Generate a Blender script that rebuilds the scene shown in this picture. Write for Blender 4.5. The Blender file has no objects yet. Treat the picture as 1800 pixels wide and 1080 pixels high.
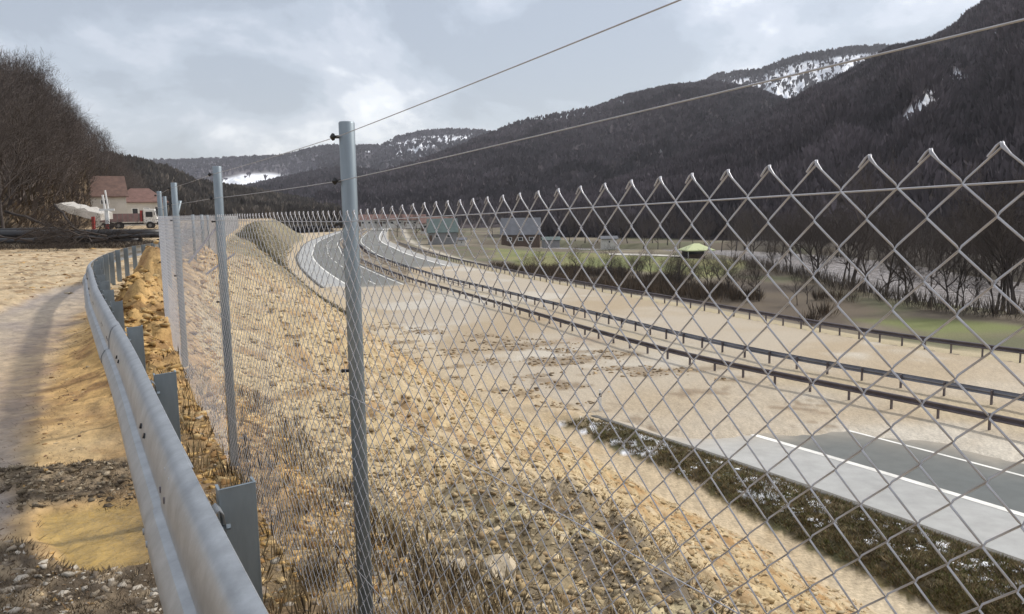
import bpy, math, random
import numpy as np
from mathutils import Matrix, Vector

random.seed(7); rng = np.random.default_rng(7)
R = math.radians
# ------------------------------------------------------------------ camera, world, sun, exposure
scene = bpy.context.scene
COL = scene.collection
EYE = 1.58; PITCH = R(6.84); ROLL = R(0.9); FOC = 1400.0
_R0 = np.array([1., 0, 0]); _F = np.array([0, math.cos(PITCH), -math.sin(PITCH)]); _U0 = np.array([0, math.sin(PITCH), math.cos(PITCH)])
_RX = _R0*math.cos(ROLL) - _U0*math.sin(ROLL); _UX = _U0*math.cos(ROLL) + _R0*math.sin(ROLL)
cam_d = bpy.data.cameras.new('camera'); cam = bpy.data.objects.new('camera', cam_d); COL.objects.link(cam)
cam_d.sensor_width = 36; cam_d.lens = FOC/1800*36; cam_d.clip_start = 0.05; cam_d.clip_end = 30000
m = Matrix.Identity(4)
for i in range(3):
    m[i][0] = _RX[i]; m[i][1] = _UX[i]; m[i][2] = -_F[i]
m[2][3] = EYE
cam.matrix_world = m
scene.camera = cam

SUN_AZ = R(62)      # clockwise from +Y (view direction): to the right and ahead
SUN_EL = R(42)
world = bpy.data.worlds.new('World'); scene.world = world; world.use_nodes = True
wn = world.node_tree.nodes; wl = world.node_tree.links; wn.clear()
def WN(t, **k):
    n = wn.new(t)
    for a, b in k.items(): setattr(n, a, b)
    return n
w_out = WN('ShaderNodeOutputWorld'); w_bg = WN('ShaderNodeBackground'); w_add = WN('ShaderNodeAddShader'); w_bg2 = WN('ShaderNodeBackground')
sky = WN('ShaderNodeTexSky', sky_type='NISHITA', sun_disc=False, sun_elevation=SUN_EL, sun_rotation=SUN_AZ)
sky.dust_density = 2.0
wl.new(sky.outputs[0], w_bg.inputs[0]); w_bg.inputs[1].default_value = 0.05
tc = WN('ShaderNodeTexCoord')
def WM(op, a, b=None, clamp=False):
    n = WN('ShaderNodeMath', operation=op, use_clamp=clamp)
    for i, v in enumerate((a, b)):
        if v is None: continue
        if isinstance(v, (int, float)): n.inputs[i].default_value = v
        else: wl.new(v, n.inputs[i])
    return n.outputs[0]
vs_ = WN('ShaderNodeVectorMath', operation='MULTIPLY'); wl.new(tc.outputs['Generated'], vs_.inputs[0]); vs_.inputs[1].default_value = (1, 1, 1.7)
va_ = WN('ShaderNodeVectorMath', operation='ADD'); wl.new(vs_.outputs[0], va_.inputs[0]); va_.inputs[1].default_value = (6.2, 2.3, 0.4)
def cloud_noise(scale, detail, rough, dist=0.3):
    n = WN('ShaderNodeTexNoise'); n.inputs['Scale'].default_value = scale; n.inputs['Detail'].default_value = detail; n.inputs['Roughness'].default_value = rough; n.inputs['Distortion'].default_value = dist
    wl.new(va_.outputs[0], n.inputs['Vector']); return n.outputs[0]
mixv = WM('ADD', WM('MULTIPLY', cloud_noise(3.2, 8, .56), 0.72), WM('MULTIPLY', cloud_noise(1.4, 2, .5), 0.28))
fine_ = WM('MULTIPLY', WM('SUBTRACT', cloud_noise(9, 6, .6), 0.5), 0.16)
def cloud_bank(az, el, raz, rel, amount):      # a darker (or, negative, brighter) bank of cloud at that azimuth / elevation (degrees)
    global mixv
    d = (math.sin(R(az))*math.cos(R(el)), math.cos(R(az))*math.cos(R(el)), math.sin(R(el)))
    sb = WN('ShaderNodeVectorMath', operation='SUBTRACT'); wl.new(tc.outputs['Generated'], sb.inputs[0]); sb.inputs[1].default_value = d
    sc = WN('ShaderNodeVectorMath', operation='MULTIPLY'); wl.new(sb.outputs[0], sc.inputs[0]); sc.inputs[1].default_value = (1/R(raz), 1/R(raz), 1/R(rel))
    ln = WN('ShaderNodeVectorMath', operation='LENGTH'); wl.new(sc.outputs[0], ln.inputs[0])
    f = WM('SUBTRACT', 1.0, WM('ADD', ln.outputs['Value'], WM('MULTIPLY', fine_, 3.0)), clamp=True); f = WM('MULTIPLY', f, f) if amount < 0 else WM('MINIMUM', WM('MULTIPLY', f, 1.7), 1.0)
    mixv = WM('ADD', mixv, WM('MULTIPLY', f, amount))
mixv = WM('ADD', WM('MULTIPLY', WM('SUBTRACT', mixv, 0.5), 1.7), 0.49)
mixv = WM('ADD', mixv, fine_)
cloud_bank(-16.5, 8.2, 5.0, 2.8, .085)
cloud_bank(7.5, 11.5, 10, 4.2, .07)
cloud_bank(-28, 15, 14, 3.6, .08)
cloud_bank(-20, 12.5, 7, 2.6, -.12)
cloud_bank(17, 8.5, 7, 3.0, -.14)
cloud_bank(26, 12.5, 7, 3.5, -.14)
cloud_bank(-27, 6, 6, 2.5, -.08)
ramp = WN('ShaderNodeValToRGB'); wl.new(mixv, ramp.inputs[0])
cr = ramp.color_ramp; cr.interpolation = 'EASE'
cr.elements[0].position = 0.36; cr.elements[0].color = (1.0, 1.0, 1.0, 1)
cr.elements[1].position = 0.66; cr.elements[1].color = (0.33, 0.355, 0.395, 1)
e = cr.elements.new(0.46); e.color = (0.73, 0.735, 0.755, 1)
e = cr.elements.new(0.54); e.color = (0.50, 0.52, 0.565, 1)
e = cr.elements.new(0.60); e.color = (0.40, 0.43, 0.475, 1)
wl.new(ramp.outputs[0], w_bg2.inputs[0]); w_bg2.inputs[1].default_value = 1.08
wl.new(w_bg.outputs[0], w_add.inputs[0]); wl.new(w_bg2.outputs[0], w_add.inputs[1]); wl.new(w_add.outputs[0], w_out.inputs[0])

sun_d = bpy.data.lights.new('sun', 'SUN'); sun_d.energy = 3.3; sun_d.angle = R(4); sun_d.color = (1.0, 0.95, 0.87)
sun = bpy.data.objects.new('sun', sun_d); COL.objects.link(sun)
sdir = Vector((math.sin(SUN_AZ)*math.cos(SUN_EL), math.cos(SUN_AZ)*math.cos(SUN_EL), math.sin(SUN_EL)))
sun.rotation_euler = sdir.to_track_quat('Z', 'Y').to_euler()
vs = scene.view_settings; vs.view_transform = 'Standard'; vs.look = 'None'; vs.exposure = 0.0; vs.gamma = 1.0; vs.use_curve_mapping = False

# ------------------------------------------------------------------ survey helpers (photo survey -> metres)
def ray(px, py):
    d = _RX*((px-900)/FOC) - _UX*((py-540)/FOC) + _F
    return d
def gp(px, py, z):                         # point of the level z seen at that bearing
    d = ray(px, py); t = (z-EYE)/d[2]
    return (d[0]*t, d[1]*t)
def at(px, py, dist):                      # point at that bearing, dist metres ahead (y)
    d = ray(px, py); t = dist/d[1]
    return np.array([d[0]*t, dist, EYE+d[2]*t])
def proj(x, y, z):
    v = np.stack([x, y, z-EYE], -1); f = v@_F; f = np.where(np.abs(f) < 1e-6, 1e-6, f)
    return 900+FOC*(v@_RX)/f, 540-FOC*(v@_UX)/f, f

# ------------------------------------------------------------------ noise
_T = rng.random((256, 256))
def vnoise(x, y):
    xi = np.floor(x).astype(int); yi = np.floor(y).astype(int); fx = x-xi; fy = y-yi
    fx = fx*fx*(3-2*fx); fy = fy*fy*(3-2*fy)
    a = _T[xi & 255, yi & 255]; b = _T[(xi+1) & 255, yi & 255]; c = _T[xi & 255, (yi+1) & 255]; d = _T[(xi+1) & 255, (yi+1) & 255]
    return (a*(1-fx)+b*fx)*(1-fy)+(c*(1-fx)+d*fx)*fy
def fbm(x, y, s, o=4, k=0.5, off=0.0):     # about -1..1
    x = np.asarray(x, float)/s+off*17.3+31.7; y = np.asarray(y, float)/s+off*9.1+11.9
    t = 0; a = 1; n = 0
    for i in range(o):
        t = t+a*(vnoise(x, y)*2-1); n += a; a *= k; xr = x*1.62+y*1.21+5.3; y = -x*1.21+y*1.62+2.1; x = xr
    return t/n*1.6
def sstep(a, b, x):
    t = np.clip((x-a)/(b-a), 0, 1); return t*t*(3-2*t)
def mix(a, b, t):
    t = np.asarray(t)[..., None]; return a*(1-t)+np.asarray(b)*t
def catmull(P, step=1.0):
    P = [np.array(p, float) for p in P]; P = [2*P[0]-P[1]]+P+[2*P[-1]-P[-2]]; out = []
    for i in range(1, len(P)-2):
        L = np.linalg.norm(P[i+1]-P[i]); n = max(2, int(L/step))
        for j in range(n):
            t = j/n; a, b, c, d = P[i-1:i+3]
            out.append(0.5*((2*b)+(-a+c)*t+(2*a-5*b+4*c-d)*t*t+(-a+3*b-3*c+d)*t**3))
    out.append(P[-2]); return np.array(out)
def sdist(x, y, path):                     # signed distance to a polyline, + on its right; and arc length
    best = np.full(np.shape(x), 1e18); sg = np.zeros(np.shape(x)); al = np.zeros(np.shape(x)); acc = 0
    for a, b in zip(path[:-1], path[1:]):
        d = b[:2]-a[:2]; L = math.hypot(*d)
        if L < 1e-9: continue
        d = d/L; vx = x-a[0]; vy = y-a[1]; t = np.clip(vx*d[0]+vy*d[1], 0, L)
        ex = vx-t*d[0]; ey = vy-t*d[1]; q = ex*ex+ey*ey; cr = vx*d[1]-vy*d[0]
        w = q < best; best = np.where(w, q, best); sg = np.where(w, np.sign(cr), sg); al = np.where(w, acc+t, al); acc += L
    return np.sqrt(best)*np.where(sg == 0, 1, sg), al
def polysd(x, y, poly):                    # signed distance, + inside
    best = np.full(np.shape(x), 1e18); ins = np.zeros(np.shape(x), bool); n = len(poly)
    for i in range(n):
        ax, ay = poly[i]; bx, by = poly[(i+1) % n]; dx = bx-ax; dy = by-ay; L2 = dx*dx+dy*dy+1e-12
        t = np.clip(((x-ax)*dx+(y-ay)*dy)/L2, 0, 1); q = (x-ax-t*dx)**2+(y-ay-t*dy)**2; best = np.minimum(best, q)
        c = ((ay > y) != (by > y)) & (x < (bx-ax)*(y-ay)/((by-ay) if by != ay else 1e-12)+ax); ins ^= c
    return np.sqrt(best)*np.where(ins, 1, -1)

# ------------------------------------------------------------------ object helpers
def tag(o, label=None, cat=None, group=None, kind=None):
    if label: o['label'] = label
    if cat: o['category'] = cat
    if group: o['group'] = group
    if kind: o['kind'] = kind
    return o
def empty(name, loc=(0, 0, 0), rz=0.0):
    o = bpy.data.objects.new(name, None); COL.objects.link(o); o.location = loc; o.rotation_euler = (0, 0, rz); o.empty_display_size = .2
    return o
def npmesh(name, V, F, mat, parent=None, col=None, smooth=False, attrs=None):
    V = np.asarray(V, np.float32); me = bpy.data.meshes.new(name)
    if isinstance(F, list) and len(F) and isinstance(F[0], np.ndarray) and F[0].ndim == 2:
        parts = F
    elif isinstance(F, np.ndarray): parts = [F]
    else:
        parts = None
    if parts is None:
        me.from_pydata([tuple(map(float, v)) for v in V], [], [tuple(map(int, f)) for f in F])
    else:
        tot = np.concatenate([np.full(len(p), p.shape[1]) for p in parts]); idx = np.concatenate([p.ravel() for p in parts])
        me.vertices.add(len(V)); me.vertices.foreach_set('co', V.ravel())
        me.loops.add(len(idx)); me.loops.foreach_set('vertex_index', idx.astype(np.int32))
        me.polygons.add(len(tot)); me.polygons.foreach_set('loop_start', np.concatenate([[0], np.cumsum(tot)[:-1]]).astype(np.int32))
        me.polygons.foreach_set('loop_total', tot.astype(np.int32)); me.update(calc_edges=True)
    if col is not None:
        a = me.color_attributes.new('Col', 'FLOAT_COLOR', 'POINT'); c = np.ones((len(V), 4), np.float32); c[:, :3] = col
        a.data.foreach_set('color', c.ravel())
    for k, v in (attrs or {}).items():
        a = me.attributes.new(k, 'FLOAT', 'POINT'); a.data.foreach_set('value', np.asarray(v, np.float32))
    if smooth: me.polygons.foreach_set('use_smooth', np.ones(len(me.polygons), bool))
    if mat: me.materials.append(mat)
    me.update()
    o = bpy.data.objects.new(name, me); COL.objects.link(o)
    if parent: o.parent = parent
    return o
class MB:
    def __init__(s): s.v = []; s.f = []; s.n = 0
    def add(s, V, F):
        s.v += [tuple(map(float, p)) for p in V]; s.f += [tuple(i+s.n for i in f) for f in F]; s.n += len(V); return s
    def box(s, c, d, rz=0.0, rx=0.0, ry=0.0):
        M = Matrix.Rotation(rz, 3, 'Z') @ Matrix.Rotation(ry, 3, 'Y') @ Matrix.Rotation(rx, 3, 'X')
        V = [tuple(M @ Vector((x*d[0]/2, y*d[1]/2, z*d[2]/2)) + Vector(c)) for z in (-1, 1) for x, y in ((-1, -1), (1, -1), (1, 1), (-1, 1))]
        return s.add(V, [(3, 2, 1, 0), (4, 5, 6, 7), (0, 1, 5, 4), (1, 2, 6, 5), (2, 3, 7, 6), (3, 0, 4, 7)])
    def tube(s, P, r, n=8, cap=True):
        V, F = tube(P, r, n, cap); return s.add(V, F)
    def prism(s, prof, p0, ex, ey, ez):           # profile (a,b) in ex,ez plane extruded along ey
        p0, ex, ey, ez = map(np.array, (p0, ex, ey, ez)); n = len(prof)
        V = [p0+ex*a+ez*b for a, b in prof]+[p0+ex*a+ez*b+ey for a, b in prof]
        return s.add(V, [tuple(range(n))[::-1], tuple(range(n, 2*n))]+[(i, (i+1) % n, n+(i+1) % n, n+i) for i in range(n)])
    def build(s, name, mat, parent=None, bevel=0, smooth=False):
        o = npmesh(name, s.v, s.f, mat, parent)
        if smooth: o.data.polygons.foreach_set('use_smooth', np.ones(len(o.data.polygons), bool))
        if bevel:
            b = o.modifiers.new('bevel', 'BEVEL'); b.width = bevel; b.segments = 2; b.limit_method = 'ANGLE'
        return o
def tube(P, r, n=8, cap=True):
    P = np.array(P, float); m = len(P); r = np.broadcast_to(np.asarray(r, float), (m,))
    T = np.gradient(P, axis=0); T /= np.linalg.norm(T, axis=1)[:, None]+1e-12
    up = np.array([0, 0, 1.]) if abs(T[0, 2]) < .9 else np.array([1., 0, 0])
    a = np.cross(T[0], up); a /= np.linalg.norm(a); V = []
    for i in range(m):
        a = a-T[i]*np.dot(a, T[i]); a /= np.linalg.norm(a)+1e-12; b = np.cross(T[i], a)
        for k in range(n):
            th = 2*math.pi*k/n; V.append(P[i]+r[i]*(a*math.cos(th)+b*math.sin(th)))
    F = [(i*n+k, i*n+(k+1) % n, (i+1)*n+(k+1) % n, (i+1)*n+k) for i in range(m-1) for k in range(n)]
    if cap: F += [tuple(range(n))[::-1], tuple((m-1)*n+k for k in range(n))]
    return V, F
def segmesh(S, n=3):                        # S rows: p0(3) p1(3) r0 r1
    S = np.asarray(S, float); p0 = S[:, :3]; p1 = S[:, 3:6]; d = p1-p0; d /= np.linalg.norm(d, axis=1)[:, None]+1e-9
    up = np.where(np.abs(d[:, 2:3]) < .9, np.array([[0, 0, 1.]]), np.array([[1., 0, 0]])); a = np.cross(d, up); a /= np.linalg.norm(a, axis=1)[:, None]; b = np.cross(d, a)
    th = np.arange(n)*2*math.pi/n; ring = a[:, None]*np.cos(th)[None, :, None]+b[:, None]*np.sin(th)[None, :, None]
    V = np.concatenate([p0[:, None]+ring*S[:, 6][:, None, None], p1[:, None]+ring*S[:, 7][:, None, None]], 1)
    base = (np.arange(len(S))*2*n)[:, None, None]; k = np.arange(n)
    q = np.stack([k, (k+1) % n, n+(k+1) % n, n+k], 1)[None]
    return V.reshape(-1, 3), (base+q).reshape(-1, 4)

# ------------------------------------------------------------------ materials
MATS = {}
def material(name, color=(.5, .5, .5), rough=.8, metal=0., bump=0., bscale=20., vary=0., vscale=6., attr=False, spec=.5, rattr=False, stretch=None, detail=6):
    if name in MATS: return MATS[name]
    mt = bpy.data.materials.new(name); mt.use_nodes = True; nt = mt.node_tree; N = nt.nodes; L = nt.links
    bs = N['Principled BSDF']; bs.inputs['Roughness'].default_value = rough; bs.inputs['Metallic'].default_value = metal
    bs.inputs['Specular IOR Level'].default_value = spec; bs.inputs['Base Color'].default_value = (*color, 1)
    src = None; tcn = N.new('ShaderNodeTexCoord'); vec = tcn.outputs['Object']
    if stretch:
        mp = N.new('ShaderNodeMapping'); mp.inputs['Scale'].default_value = stretch; L.new(vec, mp.inputs[0]); vec = mp.outputs[0]
    if attr:
        at_ = N.new('ShaderNodeAttribute'); at_.attribute_name = 'Col'; src = at_.outputs['Color']
    if vary:
        nz = N.new('ShaderNodeTexNoise'); nz.inputs['Scale'].default_value = vscale; nz.inputs['Detail'].default_value = detail; nz.inputs['Roughness'].default_value = .65; L.new(vec, nz.inputs['Vector'])
        mr = N.new('ShaderNodeMapRange'); mr.inputs['From Min'].default_value = .3; mr.inputs['From Max'].default_value = .7; mr.inputs['To Min'].default_value = 1-vary; mr.inputs['To Max'].default_value = 1+vary
        L.new(nz.outputs[0], mr.inputs['Value'])
        mx = N.new('ShaderNodeVectorMath'); mx.operation = 'SCALE'
        if src: L.new(src, mx.inputs[0])
        else: mx.inputs[0].default_value = color
        L.new(mr.outputs[0], mx.inputs['Scale']); src = mx.outputs[0]
    if src: L.new(src, bs.inputs['Base Color'])
    if rattr:
        ra = N.new('ShaderNodeAttribute'); ra.attribute_name = 'rough'; L.new(ra.outputs['Fac'], bs.inputs['Roughness'])
    if bump:
        nb = N.new('ShaderNodeTexNoise'); nb.inputs['Scale'].default_value = bscale; nb.inputs['Detail'].default_value = 6; L.new(vec, nb.inputs['Vector'])
        bp = N.new('ShaderNodeBump'); bp.inputs['Distance'].default_value = bump; bp.inputs['Strength'].default_value = 1.0
        L.new(nb.outputs[0], bp.inputs['Height']); L.new(bp.outputs[0], bs.inputs['Normal'])
    MATS[name] = mt; return mt
M_ground = material('ground_mix', attr=True, rough=.9, bump=.035, bscale=13, vary=.26, vscale=9, rattr=True, spec=.35)
M_hill = material('winter_hillside', attr=True, rough=1, bump=1.5, bscale=.12, vary=.3, vscale=.05, spec=.1)
M_wood = material('bare_wood_mass', attr=True, rough=1, spec=.1)
M_asph = material('asphalt_dark', (.105, .118, .12), .8, bump=.004, bscale=60, vary=.18, vscale=.8)
M_should = material('asphalt_shoulder', (.30, .305, .30), .85, bump=.004, bscale=60, vary=.12, vscale=.7)
M_paint = material('road_paint', (.68, .67, .63), .7, vary=.28, vscale=1.1)
M_galv = material('galvanised_steel', (.34, .36, .38), .45, .65, bump=.0008, bscale=60, vary=.20, vscale=9, detail=10)
M_wire = material('galvanised_wire', (.40, .405, .435), .4, .4, vary=.12, vscale=30)
M_gpost = material('galvanised_post', (.22, .26, .29), .42, .55, bump=.0005, bscale=70, vary=.2, vscale=9, stretch=(1, 1, .25))
M_drail = material('weathered_rail', (.115, .10, .11), .55, .4, vary=.25, vscale=1.2)
M_black = material('black_plastic', (.012, .012, .014), .45, vary=.3, vscale=3)
M_bark = material('dark_bark', (.06, .05, .045), .95, bump=.02, bscale=9, vary=.3, vscale=3, spec=.2)
M_twig = material('bare_twigs', (.07, .057, .05), .95, spec=.15)
M_clod = material('mud_clods', attr=True, rough=.95, bump=.01, bscale=20, vary=.2, vscale=12, spec=.2)
M_straw = material('dry_stems', attr=True, rough=.9, spec=.2)
M_stone = material('pale_stone', (.40, .33, .23), .9, bump=.01, bscale=25, vary=.25, vscale=8)
M_snow = material('snow_lump', (.82, .84, .88), .7, bump=.02, bscale=12)
M_redroof = material('red_roof_tiles', (.155, .085, .07), .85, bump=.03, bscale=6, vary=.3, vscale=1.5)
M_wallw = material('white_render_wall', (.55, .53, .49), .9, vary=.12, vscale=.8)
M_wallg = material('grey_wall', (.22, .22, .22), .9, vary=.15, vscale=.8)
M_dark = material('dark_opening', (.02, .022, .025), .3)
M_greenroof = material('green_sheet_roof', (.065, .095, .088), .5, vary=.25, vscale=.7)
M_greyroof = material('grey_sheet_roof', (.10, .105, .12), .6, vary=.25, vscale=.5)
M_brown = material('brown_boards', (.10, .065, .045), .85, vary=.3, vscale=2)
M_white = material('white_paint', (.75, .75, .73), .5, vary=.08, vscale=3)
M_redp = material('red_paint', (.30, .035, .03), .5, vary=.2, vscale=3)
M_lime = material('lime_canvas', (.46, .50, .27), .7, vary=.06, vscale=2)
M_rubber = material('rubber', (.02, .02, .02), .85)

# ------------------------------------------------------------------ lines of the place
# fence line (x, y), near end behind the camera to far end
FP = np.array([(6.9, -11.4), (1.87, -1.82), (0.67, 0.38), (-0.54, 2.57), (-1.75, 4.75), (-2.92, 6.93), (-4.02, 9.15), (-4.95, 11.45), (-5.75, 13.8), (-6.45, 16.2),
               (-7.2, 18.6), (-8.1, 21.0), (-9.1, 24.0), (-10.9, 30), (-17.5, 48), (-34, 100), (-52, 157), (-76, 240), (-104, 350), (-190, 620)], float)
FS = catmull(FP, 2.0)
dg = np.array([-.5036, .864]); ng = np.array([.864, .5036])
GP = [tuple(l*ng+dg*t) for l, t in ((.19, -8), (.245, -4), (.29, 0), (.312, 2), (.345, 3.6), (.39, 5.4), (.425, 8))] + [(-5.05, 9.6), (-6.35, 12.0), (-7.62, 14.4), (-8.85, 17.2), (-9.75, 19.6), (-10.6, 22.4), (-11.5, 26), (-13, 31), (-19.6, 48), (-27, 70)]
GS = catmull(GP, .25)
MP = [(75, -66), (54, -30), (36.6, 0), (19.3, 30), (9.7, 46), (.6, 68.5), (-6, 85), (-14.3, 106), (-28.5, 150), (-41.5, 200), (-62, 300), (-98, 550), (-130, 800)]
MS = catmull(MP, 3.0)
ROADZ = -7.40
HW = lambda pts: [gp(px, py, ROADZ) for px, py in pts]
mud_poly = HW([(470, 560), (540, 508), (575, 506), (640, 505.5), (700, 502.5), (722, 497), (716, 486), (724, 472), (760, 470), (815, 468.5), (850, 476), (960, 493), (1080, 516), (1250, 545), (1400, 572), (1480, 576), (1560, 566), (1640, 588), (1800, 586), (2300, 600), (3200, 760), (3400, 1250),
               (2300, 915), (1800, 812), (1650, 779), (1560, 764), (1490, 752), (1400, 765), (1330, 762), (1200, 772), (1130, 757), (1040, 738), (900, 760), (600, 700)])
gap_poly = HW([(742, 490), (800, 488), (880, 500), (868, 505), (800, 502)])
def tier(pts, z): return [gp(px, py, z) for px, py in pts]
river_poly = tier([(3000, 760), (1800, 562), (1700, 551), (1640, 545), (1560, 521), (1480, 502), (1400, 485), (1340, 466), (1285, 455), (1180, 448), (1050, 446), (940, 440), (820, 436), (820, 432), (940, 434.5), (1050, 438.5), (1180, 440), (1285, 441), (1400, 447), (1480, 453), (1560, 463), (1650, 478), (1720, 492), (1800, 500), (3000, 640)], -10.8)
green_polys = [tier(p, -8.9) for p in ([(860, 436), (960, 441), (1060, 449), (1180, 452), (1290, 460), (1300, 480), (1240, 487), (1080, 472), (930, 470), (880, 455)],
               [(1500, 560), (1620, 556), (1760, 563), (2400, 640), (2400, 700), (1810, 586), (1650, 588), (1560, 575)],
               [(1000, 390), (1120, 388), (1130, 402), (1000, 400)])]
scrub_poly = tier([(850, 468), (930, 470), (1080, 474), (1240, 488), (1290, 482), (1420, 500), (1560, 540), (1500, 566), (1440, 574), (1250, 540), (1080, 510), (930, 486)], -8.6)
road_wet = [gp(px, py, 0) for px, py in [(162, 500), (90, 512), (30, 540), (-60, 575), (-400, 760), (-400, 1300), (-20, 960), (20, 890), (52, 830), (76, 700), (98, 640), (135, 575), (168, 530)]]
puddle = [gp(px, py, 0) for px, py in [(70, 905), (120, 898), (190, 890), (262, 884), (300, 960), (300, 1005), (240, 1003), (180, 1012), (125, 1005), (100, 975), (62, 950)]]
debris_l = [[gp(px, py, 0) for px, py in q] for q in ([(-40, 836), (90, 832), (170, 824), (240, 815), (260, 850), (240, 885), (140, 888), (60, 905), (0, 905), (30, 880), (60, 868), (-40, 856)],
            [(-200, 968), (40, 965), (100, 985), (130, 1010), (190, 1014), (290, 1000), (340, 1080), (500, 1500), (-700, 1500)])]
beyond_poly = tier([(1285, 440), (1450, 446), (1560, 462), (1650, 477), (1720, 491), (1800, 499), (3000, 639), (3000, 405), (1285, 398)], -10.8)
debris_band = HW([(560, 545), (700, 570), (860, 588), (1010, 600), (1180, 632), (1330, 672), (1440, 712), (1380, 705), (1240, 680), (1120, 668), (1080, 700), (1040, 735), (900, 720), (700, 640)])
def slope_run(s, sh, y): return np.clip(np.where(sh > 0, s+sh-np.interp(y, [0, 16, 20, 25, 30, 40], [6.3, 5.7, 5.1, 4.7, 3.6, 3.0]), 12.4), 3.0, np.interp(y, [0, 40, 60, 90], [18, 16, 13.5, 12.4]))
def verge_w(y): return np.interp(y, [0, 16, 20, 25, 32], [5, 4.3, 3.85, 3.0, 2.1])
def height(x, y, detail=True):
    x = np.asarray(x, float); y = np.asarray(y, float)
    s, sa = sdist(x, y, FS); u, ua = sdist(x, y, MS); sh = -11.0-u
    r = np.hypot(x, y)
    run = slope_run(s, sh, y)
    t = np.clip((s-.35)/run, 0, 1)
    z = -7.47*(.62*t+.38*t*t*(3-2*t))
    below = t >= 1
    z = np.where((u > -11) & (s > 3), np.minimum(z, -7.47), z)
    near = 1-sstep(32, 37, y)
    verge = .3*near*sstep(-.3, .9, verge_w(y)-sh)*sstep(0, 1.2, sh)
    z = z+verge
    # valley beyond the motorway
    z = np.where(u > 15.5, -7.47-1.5*sstep(16, 26, u)+.5*fbm(x, y, 45)*sstep(22, 60, u), z)
    rd = polysd(x, y, river_poly); z = np.where(u > 20, z*(1-sstep(-7, 3, rd))+(-12.5)*sstep(-7, 3, rd), z)
    onroad = (np.abs(u-2.2) < 13.3)
    mud = sstep(-.7, .7, polysd(x, y, mud_poly)+fbm(x, y, 6)*.7+fbm(x, y, 1.3, 3, .6, 7)*.45)*(1-sstep(-.6, .6, polysd(x, y, gap_poly)+fbm(x, y, 6)*.7))
    z = np.where(onroad, -7.47+mud*(.13+.05*fbm(x, y, 6)), z)
    z = np.where((~onroad) & (u < -11) & below, z+.12*mud, z)
    # heap between guard rail and fence
    hp = sstep(5.0, 12.5, y)*(1-sstep(21, 29, y))*np.exp(-((s+.25)/(.30+.02*y))**2); z = z+.62*hp
    hp2 = sstep(3.2, 6.5, y)*(1-sstep(24, 30, y))*np.exp(-((s+.2)/.45)**2); z = z+.13*hp2
    if detail:
        bench = s < .35
        slope = (~bench) & (t < 1)
        wet = sstep(-.15, .15, polysd(x, y, road_wet)+fbm(x, y, .8)*.12)
        pd = sstep(-.03, .06, polysd(x, y, puddle)+fbm(x, y, .35)*.035)
        db = np.maximum(*[sstep(-.06, .1, polysd(x, y, q)+fbm(x, y, .4)*.09) for q in debris_l])
        loose = sstep(9, 15, y)*(s < -2)
        bz = .02+.022*fbm(x, y, 1.2)+.006*fbm(x, y, .18)*(1-wet)+loose*(.05+.09*np.abs(fbm(x, y, .9, 5, .6)))
        bz = bz+.012*np.maximum(0, fbm(x, y, .45, 4, .65, 30))*(1-wet); bz = bz*(1-.75*wet)*(1-pd)-.012*pd+db*(1-pd)*(.02+.03*np.abs(fbm(x, y, .12, 3)))
        bz = bz+(hp+.5*hp2)*(.28*np.abs(fbm(x, y, .55, 4, .6))-.05)
        z = z+np.where(bench, bz, 0)
        k = np.clip((s-.35)/1.2, 0, 1)*sstep(1.02, .86, t)
        far = 1-.75*sstep(60, 140, r)
        z = z+np.where(slope, k*far*(.26*fbm(x, y, 1.7, 4)+.13*np.abs(fbm(x, y, .45, 3, .6))+.05*sstep(14, 8, r)*np.abs(fbm(x, y, .16, 2, .6, 3))), 0)
        z = z+np.where(~bench & ~slope & (u < -11.3), near*.1*fbm(x, y, .8, 4)*sstep(.1, .3, verge), 0)
    return z
def march(px, py):
    d = ray(px, py); t0 = 1.
    for _ in range(60):
        p = d*t0; zz = EYE+p[2]; g = float(height(np.array([p[0]]), np.array([p[1]]), False)[0])
        if zz <= g+.02: break
        t0 += max(.03, (zz-g)*.5)
    return (p[0], p[1])
veg_poly = [march(a, b) for a, b in ((400, 800), (520, 828), (650, 832), (850, 850), (1000, 890), (1120, 960), (1330, 1090), (1500, 1300), (700, 1500), (300, 1300))]
def ground_z(x, y): return height(np.array([x], float), np.array([y], float))[0]

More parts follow.
